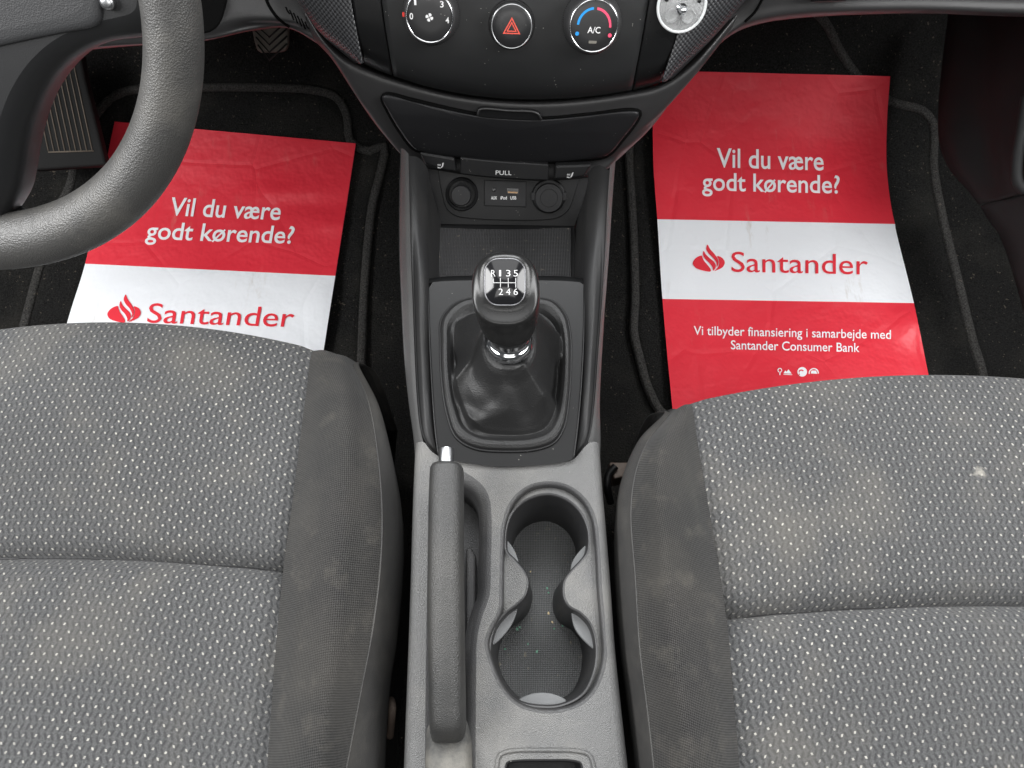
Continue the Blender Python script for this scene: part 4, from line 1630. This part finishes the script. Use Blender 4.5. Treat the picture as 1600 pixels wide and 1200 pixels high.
for sk, cx, cy, x, y, kk in ((fan, 671, 27, -40, -2, k), (tempd, 928, 41, -37, -15, k)):
    cc = D(cx, cy, -.017 * .98) - np.array(ND) * .003
    V, Fc = prism([cc + df[0] * (x + a) * kk - df[1] * (y + b) * kk for a, b in ((-2.2, -3), (2.2, -3), (2.2, 3), (-2.2, 3))], ND, .004, .0015)
    obj('pointer', V, Fc, M['red_ink'], sk, smooth=False)
# hazard button
cface, base, k = dial(799.5, 42, 34, 36, .011)
base = cface - np.array(ND) * .011
V, Fc = lathe(base, df, [(36.5 * k, -.006), (36.5 * k, .0005), (35.5 * k, .0012), (33.5 * k, .0012), (33.5 * k, -.004)], 72, caps=False)
hz = obj('hazard_button', V, Fc, M['deep'], dash, sharp=50)
V, Fc = lathe(base, df, [(33 * k, -.004), (33 * k, .0085), (32.4 * k, .0098), (31 * k, .0104), (30.4 * k, .0100)], 72, caps=False)
obj('chrome_ring', V, Fc, M['satin_chrome'], hz)
V, Fc = lathe(base, df, [(30.6 * k, .006), (30.5 * k, .0100), (27 * k, .0108), (15 * k, .0112)], 64)
hf = obj('button_cap', V, Fc, M['dial'], hz, sharp=60)
hc = base + np.array(ND) * .0116
def tri_ring(r, w):
    o_ = [(r * math.sin(math.radians(a)), -r * math.cos(math.radians(a))) for a in (0, 120, 240)]
    i_ = [((r - w) * math.sin(math.radians(a)), -(r - w) * math.cos(math.radians(a))) for a in (0, 120, 240)]
    V = [hc + df[0] * x * k - df[1] * (y + 2) * k for x, y in o_ + i_]
    return V, [(0, 1, 4, 3), (1, 2, 5, 4), (2, 0, 3, 5)]
text_on(hf, M['hazard_ink'], [tri_ring(16, 3.6), tri_ring(9.6, 3.2)])

# left knee panel and right glovebox face
KP = [
    [(-420, -170, .60), (60, -160, .60), (240, -120, .61), (330, -60, .62), (410, -30, .63), (450, -10, .64), (478, -6, .645)],
    [(-420, -40, .60), (60, -20, .605), (240, 0, .612), (330, 16, .622), (400, 22, .634), (450, 28, .645), (486, 34, .65)],
    [(-420, 60, .612), (60, 58, .615), (200, 58, .62), (320, 54, .628), (395, 38, .642), (450, 38, .652), (494, 52, .655)],
    [(-420, 96, .63), (60, 84, .632), (200, 72, .635), (318, 64, .64), (394, 48, .652), (450, 44, .662), (500, 70, .663)],
    [(-420, 92, .70), (60, 80, .70), (200, 66, .70), (318, 58, .70), (394, 44, .71), (450, 41, .71), (500, 66, .70)]]
KP = [[C(*p) for p in r] for r in KP]
KPG = loft(KP, 90, 50)
kn_p = sheet('knee_panel', KPG, M['dash'], dash, thick=.003)
V, Fc = tube(on_surface(KPG, cr([(412, -14), (420, 8), (434, 28), (452, 42)], 40), .0002), .0014, 8)
obj('panel_gap', V, Fc, M['black_gap'], dash)
# small grille of six slots
for i in range(6):
    x, y = 446.5 + i * 6.0, 11 + i * 4.6
    L_ = on_surface(KPG, cr([(x, y), (x + 3.2, y + 7), (x + 6.5, y + (11 if i in (0, 5) else 16))], 12), .0001)
    if len(L_) > 2:
        V, Fc = tube(L_, .0007, 8)
        obj('vent_slot', V, Fc, M['black_gap'], dash)
# dark shroud opening above the pedal
op = cr([(300, 50), (322, 52), (338, 44), (350, 22), (353, -20), (300, -30)], 50, closed=True)
V, Fc = prism([C(x, y, .608) for x, y in op], -ray(330, 10), .006)
bevel(obj('column_opening', V, Fc, M['black_gap'], dash, sharp=40), .002, 2)
GB = [
    [(1075, -110, .64), (1130, -120, .62), (1200, -140, .60), (1400, -160, .60), (1600, -170, .60), (2000, -180, .60)],
    [(1108, 0, .65), (1150, -20, .635), (1200, -36, .618), (1400, -50, .615), (1600, -50, .615), (2000, -50, .615)],
    [(1118, 50, .654), (1150, 30, .645), (1200, 8, .632), (1400, -4, .628), (1600, 0, .628), (2000, 4, .628)],
    [(1108, 84, .662), (1146, 52, .658), (1196, 34, .648), (1300, 24, .642), (1450, 20, .642), (1600, 25, .642), (2000, 30, .642)][0:3] + [(1400, 20, .642), (1600, 25, .642), (2000, 30, .642)],
    [(1104, 80, .70), (1144, 50, .70), (1194, 32, .70), (1400, 18, .70), (1600, 23, .70), (2000, 28, .70)]]
GBG = loft([[C(*p) for p in r] for r in GB], 80, 50)
gbx = sheet('glovebox_face', GBG, M['dash'], dash, thick=.003)
V, Fc = tube(on_surface(GBG, cr([(1200, -30), (1192, -4), (1180, 18), (1164, 34)], 40), .0002), .0012, 8)
obj('panel_gap', V, Fc, M['black_gap'], dash)
V, Fc = prism([C(1262, -12, .612), C(1340, -14, .612), C(1322, 2, .618), C(1266, 4, .618)], -ray(1300, 0), .01)
bevel(obj('glovebox_latch', V, Fc, M['trim'], gbx, smooth=False), .002, 2)
# upper dash above the frame that shades the footwells
ud = [(-.80, .56), (-.80, 1.28), (.80, 1.28), (.80, .56)]
V, Fc = prism([(x, y, .70) for x, y in ud], (0, 0, 1), .10)
V = [(x, y + (.08 if z < .65 and y < .7 else 0), z) for x, y, z in V]
bevel(obj('dash_top', V, Fc, M['dash'], dash, smooth=False), .03, 4)
G_ = [[(x, .62 + .0 * z, z) for x in np.linspace(-.8, .8, 6)] for z in (.52, .62)]
sheet('dash_front', np.array(G_), M['dash'], dash, thick=.004)

# ------------------------------------------------------------------ suction disc
SD = np.array(D(1065, 9, -.006))
sd = empty('suction_mount', SD, 'clear round suction mount disc with metal screw at the right end of the dials', 'suction mount')
k = ((SD - CAM) @ FW) / FPX
V, Fc = lathe(SD, df, [(38 * k, -.0035), (38.5 * k, -.001), (37.5 * k, .0012), (35.5 * k, .0018), (34.5 * k, .0006), (8 * k, .0006)], 72)
obj('disc', V, Fc, M['clear'], sd, sharp=50)
V, Fc = tube([SD + df[0] * 37 * k * math.cos(a) + df[1] * 37 * k * math.sin(a) + np.array(ND) * .001 for a in np.linspace(0, 2 * math.pi, 72, endpoint=False)], .0012, 8, closed=True)
obj('disc_rim', V, Fc, plain('frosted_rim', (.62, .64, .64), .25, .5), sd)
for x, y in ((-14, 14), (13, 14)):
    cc = SD + df[0] * x * k - df[1] * y * k
    V, Fc = lathe(cc, df, [(10 * k, .0004), (10.5 * k, .0025), (9 * k, .0035), (8.2 * k, .002)], 40)
    obj('lug', V, Fc, M['clear'], sd, sharp=60)
V, Fc = lathe(SD - df[1] * (-4) * k * -1, df, [(8.5 * k, 0), (8.5 * k, .003), (5.5 * k, .0045), (4.5 * k, .009), (3.5 * k, .011), (2 * k, .0115)], 40)
obj('screw', V, Fc, M['chrome'], sd, sharp=40)
for x in (-25, 26):
    cc = SD + df[0] * x * k + df[1] * 8 * k + np.array(ND) * .0012
    V, Fc = lathe(cc, df, [(3 * k, 0), (3 * k, .0006)], 20)
    obj('foot', V, Fc, M['deep'], sd)

# ------------------------------------------------------------------ steering wheel
WC = np.array([-.37, .39, .646])
wt = math.radians(27)
we1, we2 = np.array([1.0, 0, 0]), np.array([0, math.sin(wt), math.cos(wt)])
wn = np.cross(we1, we2)        # towards the driver and up
wh = empty('steering_wheel', WC, 'dark grey grained steering wheel in front of the left seat', 'steering wheel')
RW = .173
V, Fc = [], []
nr, nt = 200, 28
for i in range(nr):
    a = 2 * math.pi * i / nr
    rad = we1 * math.cos(a) + we2 * math.sin(a)
    r1 = .0166 + .0030 * max(0, -math.sin(a)) ** 2
    for j in range(nt):
        w = 2 * math.pi * j / nt
        V.append(WC + rad * (RW + r1 * math.cos(w)) + wn * r1 * 1.06 * math.sin(w))
for i in range(nr):
    for j in range(nt):
        a, b = i * nt + j, i * nt + (j + 1) % nt
        c, d = ((i + 1) % nr) * nt + (j + 1) % nt, ((i + 1) % nr) * nt + j
        Fc.append((a, d, c, b))
obj('rim', *up_facing(V, Fc), M['rim'], wh)


def wpl(px, py, lift=0.0):
    p = PL(px, py, WC + wn * lift, wn)
    q = p - WC - wn * lift
    return np.array([q @ we1, q @ we2])


def w3(ab, lift=0.0):
    return WC + we1 * ab[0] + we2 * ab[1] + wn * lift


opn = [wpl(x, y) for x, y in [(264, 56), (236, 59), (205, 63), (172, 67), (140, 78), (110, 96), (84, 122), (62, 156), (46, 195), (35, 240), (29, 280), (22, 312), (4, 345)]]
right = cr(opn, 50)
# mirrored outline of hub with its two side spokes and lower spokes
top = [np.array([.172, .055]), np.array([.15, .058]), np.array([.12, .055]), np.array([.075, .075]), np.array([.03, .085])]
bot = right[-1]
hubp = [*right, np.array([0.02, bot[1] - .004]), np.array([-.02, bot[1] - .004])] + [np.array([-p[0], p[1]]) for p in right[::-1]] + [np.array([-p[0], p[1]]) for p in top] + [p for p in top[::-1]]
hubp = cr(hubp, 260, closed=True)


def pad_off(P, d):
    Q = ring_off(np.c_[P, np.zeros(len(P))], d)
    for _ in range(int(abs(d) * 3000)):
        Q = Q * .5 + (np.roll(Q, 1, 0) + np.roll(Q, -1, 0)) * .25
    return Q[:, :2]


rings = []
for d, h in ((0, -.024), (0, -.008), (-.0012, -.002), (-.004, .0022), (-.0075, .0050), (-.011, .0070), (-.014, .0080)):
    rings.append([w3(p, h) for p in pad_off(hubp, d)])
V, Fc = grid(rings, closed_u=True)
Vf, Ff = fill([rings[-1]])
V, Fc = join([up_facing(V, Fc), (Vf, Ff)])
hub = obj('spokes', V, Fc, M['hub'], wh, sharp=50)
ab = [wpl(x, y, .010) for x, y in [(158, -40), (158, 10), (157, 30), (152, 39), (140, 44), (100, 52), (50, 62), (0, 73), (-60, 86)]]
abr = cr(ab, 40)
lowp = abr[-1]
abp = [*abr, np.array([.05, lowp[1] - .012]), np.array([0, lowp[1] - .016]), np.array([-.05, lowp[1] - .012])] + [np.array([-p[0], p[1]]) for p in abr[::-1]] + [np.array([-.06, .06]), np.array([0, .07]), np.array([.06, .06])]
abp = cr(abp, 200, closed=True)
rings = []
for d, h in ((.0, .004), (0, .0085), (-.0006, .0095), (-.0016, .0102), (-.004, .0106), (-.008, .0108)):
    rings.append([w3(p, h) for p in pad_off(abp, d)])
V, Fc = grid(rings, closed_u=True)
V, Fc = join([up_facing(V, Fc), fill([rings[-1]])])
obj('airbag_cover', V, Fc, M['airbag'], wh, sharp=50)
p = w3(wpl(168, 4, .010), .010)
V, Fc = lathe(p, frame(wn), [(.004, -.004), (.004, .001), (.0032, .002), (.002, .0024)], 24)
obj('trim_button', V, Fc, M['satin_chrome'], wh)

# ------------------------------------------------------------------ footrest and pedal
fr_ = empty('footrest', C(110, 260, 1.03), 'black footrest plate with thin ribs seen through the steering wheel', 'footrest')
FRN = np.array([.15, -.55, .80])
FP0 = C(110, 180, 1.02)
fp = lambda x, y, l=0.0: PL(x, y, FP0, FRN) + FRN * l
M['footrest'] = plastic('footrest_rubber', (.012, .012, .012), .75, .15, 800, .3)
V, Fc = prism([fp(30, 60), fp(122, 60), fp(132, 120), fp(152, 200), fp(166, 258), fp(50, 266), fp(30, 200)], FRN, .02)
bevel(obj('plate', V, Fc, M['footrest'], fr_, smooth=False), .004, 3)
M['rib'] = plain('worn_rib', (.12, .10, .08), .8, .3)
for i in range(9):
    x1 = 76 + i * 8.6
    x0 = 40 + i * 8.6
    V, Fc = tube([fp(x0, 70, .001), fp(x1, 236 + i * .1, .001)], .0009, 6)
    obj('rib', V, Fc, M['rib'], fr_)
V, Fc = tube([fp(76, 238, .001), fp(147, 236, .001)], .0011, 6)
obj('rib', V, Fc, M['rib'], fr_)

pd = empty('brake_pedal', C(420, 80, 1.0), 'worn rubber pedal pad with chevron grooves under the dashboard', 'pedal')
PN = np.array([0, -.80, .60])
PP0 = C(420, 62, 1.0)
pp = lambda x, y, l=0.0: PL(x, y, PP0, PN) + PN * l
V, Fc = prism([pp(390, 30), pp(450, 30), pp(449, 70), pp(446, 79), pp(438, 82), pp(408, 83), pp(401, 79), pp(396, 62)], PN, .012)
M['pedal'] = plastic('pedal_rubber', (.13, .115, .10), .7, .3, 600, .4)
pad = bevel(obj('rubber_pad', V, Fc, M['pedal'], pd, smooth=False), .003, 2)
for i in range(4):
    V, Fc = tube([pp(394 + i * 3, 40 + i * 12 - 6, .0005), pp(421, 58 + i * 12, .0005), pp(449, 36 + i * 12 - 4, .0005)][0:3], .0013, 6)
    obj('groove', V, Fc, M['deep'], pad)
V, Fc = tube([pp(420, 50, -.012), pp(420, -10, -.03), pp(418, -120, -.05)], .008, 8)
obj('pedal_arm', V, Fc, M['deep'], pd)

# ------------------------------------------------------------------ right door and kick panel
dr = empty('door_panel', C(1560, 420, .90), 'dark plastic door trim with rounded storage pocket at the right footwell', 'door trim')
K1 = [
    [(1482, 20, 1.02), (1472, 100, 1.03), (1466, 170, 1.03), (1468, 225, 1.02), (1484, 265, 1.00), (1510, 295, .98), (1530, 320, .96)],
    [(1496, 20, .99), (1488, 100, 1.0), (1484, 170, 1.0), (1488, 220, .985), (1500, 258, .97), (1520, 288, .955), (1536, 318, .945)],
    [(1540, 20, .95), (1536, 100, .95), (1534, 170, .95), (1540, 220, .94), (1548, 255, .93), (1556, 285, .92), (1560, 312, .91)],
    [(1580, 20, .90), (1576, 100, .90), (1572, 170, .90), (1570, 220, .895), (1570, 255, .89), (1576, 285, .885), (1582, 306, .88)],
    [(1640, 20, .84), (1636, 100, .84), (1625, 170, .84), (1612, 220, .845), (1606, 255, .85), (1606, 285, .85), (1610, 300, .85)],
    [(1760, 20, .80), (1750, 100, .80), (1740, 170, .80), (1730, 220, .80), (1720, 255, .80), (1720, 285, .80), (1720, 300, .80)]]
sheet('kick_panel', loft([[C(*p) for p in r] for r in K1], 60, 50), M['door'], dr, thick=.003)
K2 = [
    [(1532, 322, 1.00), (1545, 345, .98), (1560, 365, .97), (1572, 395, .96), (1586, 440, .945), (1600, 490, .93), (1620, 560, .91), (1650, 650, .90)],
    [(1536, 321, .948), (1553, 345, .945), (1570, 372, .94), (1584, 405, .93), (1596, 445, .92), (1612, 495, .91), (1632, 560, .89), (1664, 650, .88)],
    [(1560, 314, .918), (1580, 338, .91), (1600, 368, .90), (1620, 405, .89), (1640, 450, .88), (1660, 500, .87), (1680, 560, .86), (1710, 650, .85)],
    [(1620, 300, .86), (1660, 330, .85), (1690, 370, .84), (1710, 410, .83), (1730, 460, .82), (1750, 510, .81), (1770, 570, .80), (1800, 650, .80)]]
sheet('sill_trim', loft([[C(*p) for p in r] for r in K2], 60, 40), M['door'], dr, thick=.003)
V, Fc = tube(cr([C(1604, 150, .83), C(1596, 205, .835), C(1589, 250, .845), C(1590, 285, .85), C(1602, 300, .85)], 40), .006, 10)
obj('pocket_rim', V, Fc, M['door'], dr)

# ------------------------------------------------------------------ small litter in the cup holder
def flake(name, px, py, s, mat, label, group, z=None):
    c = Zp(px, py, z if z is not None else .2715)
    a0 = rng.uniform(0, 6)
    P = [c + np.array([s * math.cos(a0 + q) * rr, s * math.sin(a0 + q) * rr, 0]) for q, rr in ((0, 1), (1.2, .6), (2.4, 1.1), (3.6, .7), (5.0, .9))]
    V, Fc = prism(P, (0, 0, 1), .0006)
    o = obj(name, V, Fc, mat, None, smooth=False, origin=c)
    tag(o, label, 'litter', group)
    return o


for px, py, s in ((855, 919, .0013), (857, 926, .0010), (808, 983, .0016), (812, 980, .0012), (789, 1014, .0012), (776, 1010, .0011), (839, 1018, .0016), (866, 982, .0011), (825, 1006, .001), (879, 978, .0009)):
    flake('glitter_flake', px, py, s, M['green'], 'tiny green glitter flake lying on the rubber cup holder mat', 'green glitter flakes in the cup holder')
for px, py, s in ((857, 958, .0014), (863, 972, .0012), (805, 864, .001), (829, 893, .0009)):
    flake('crumb', px, py, s, M['crumb'], 'tiny tan crumb lying on the rubber cup holder mat', 'tan crumbs in the cup holder')
st_ = [Zp(1529, 738, .352)]
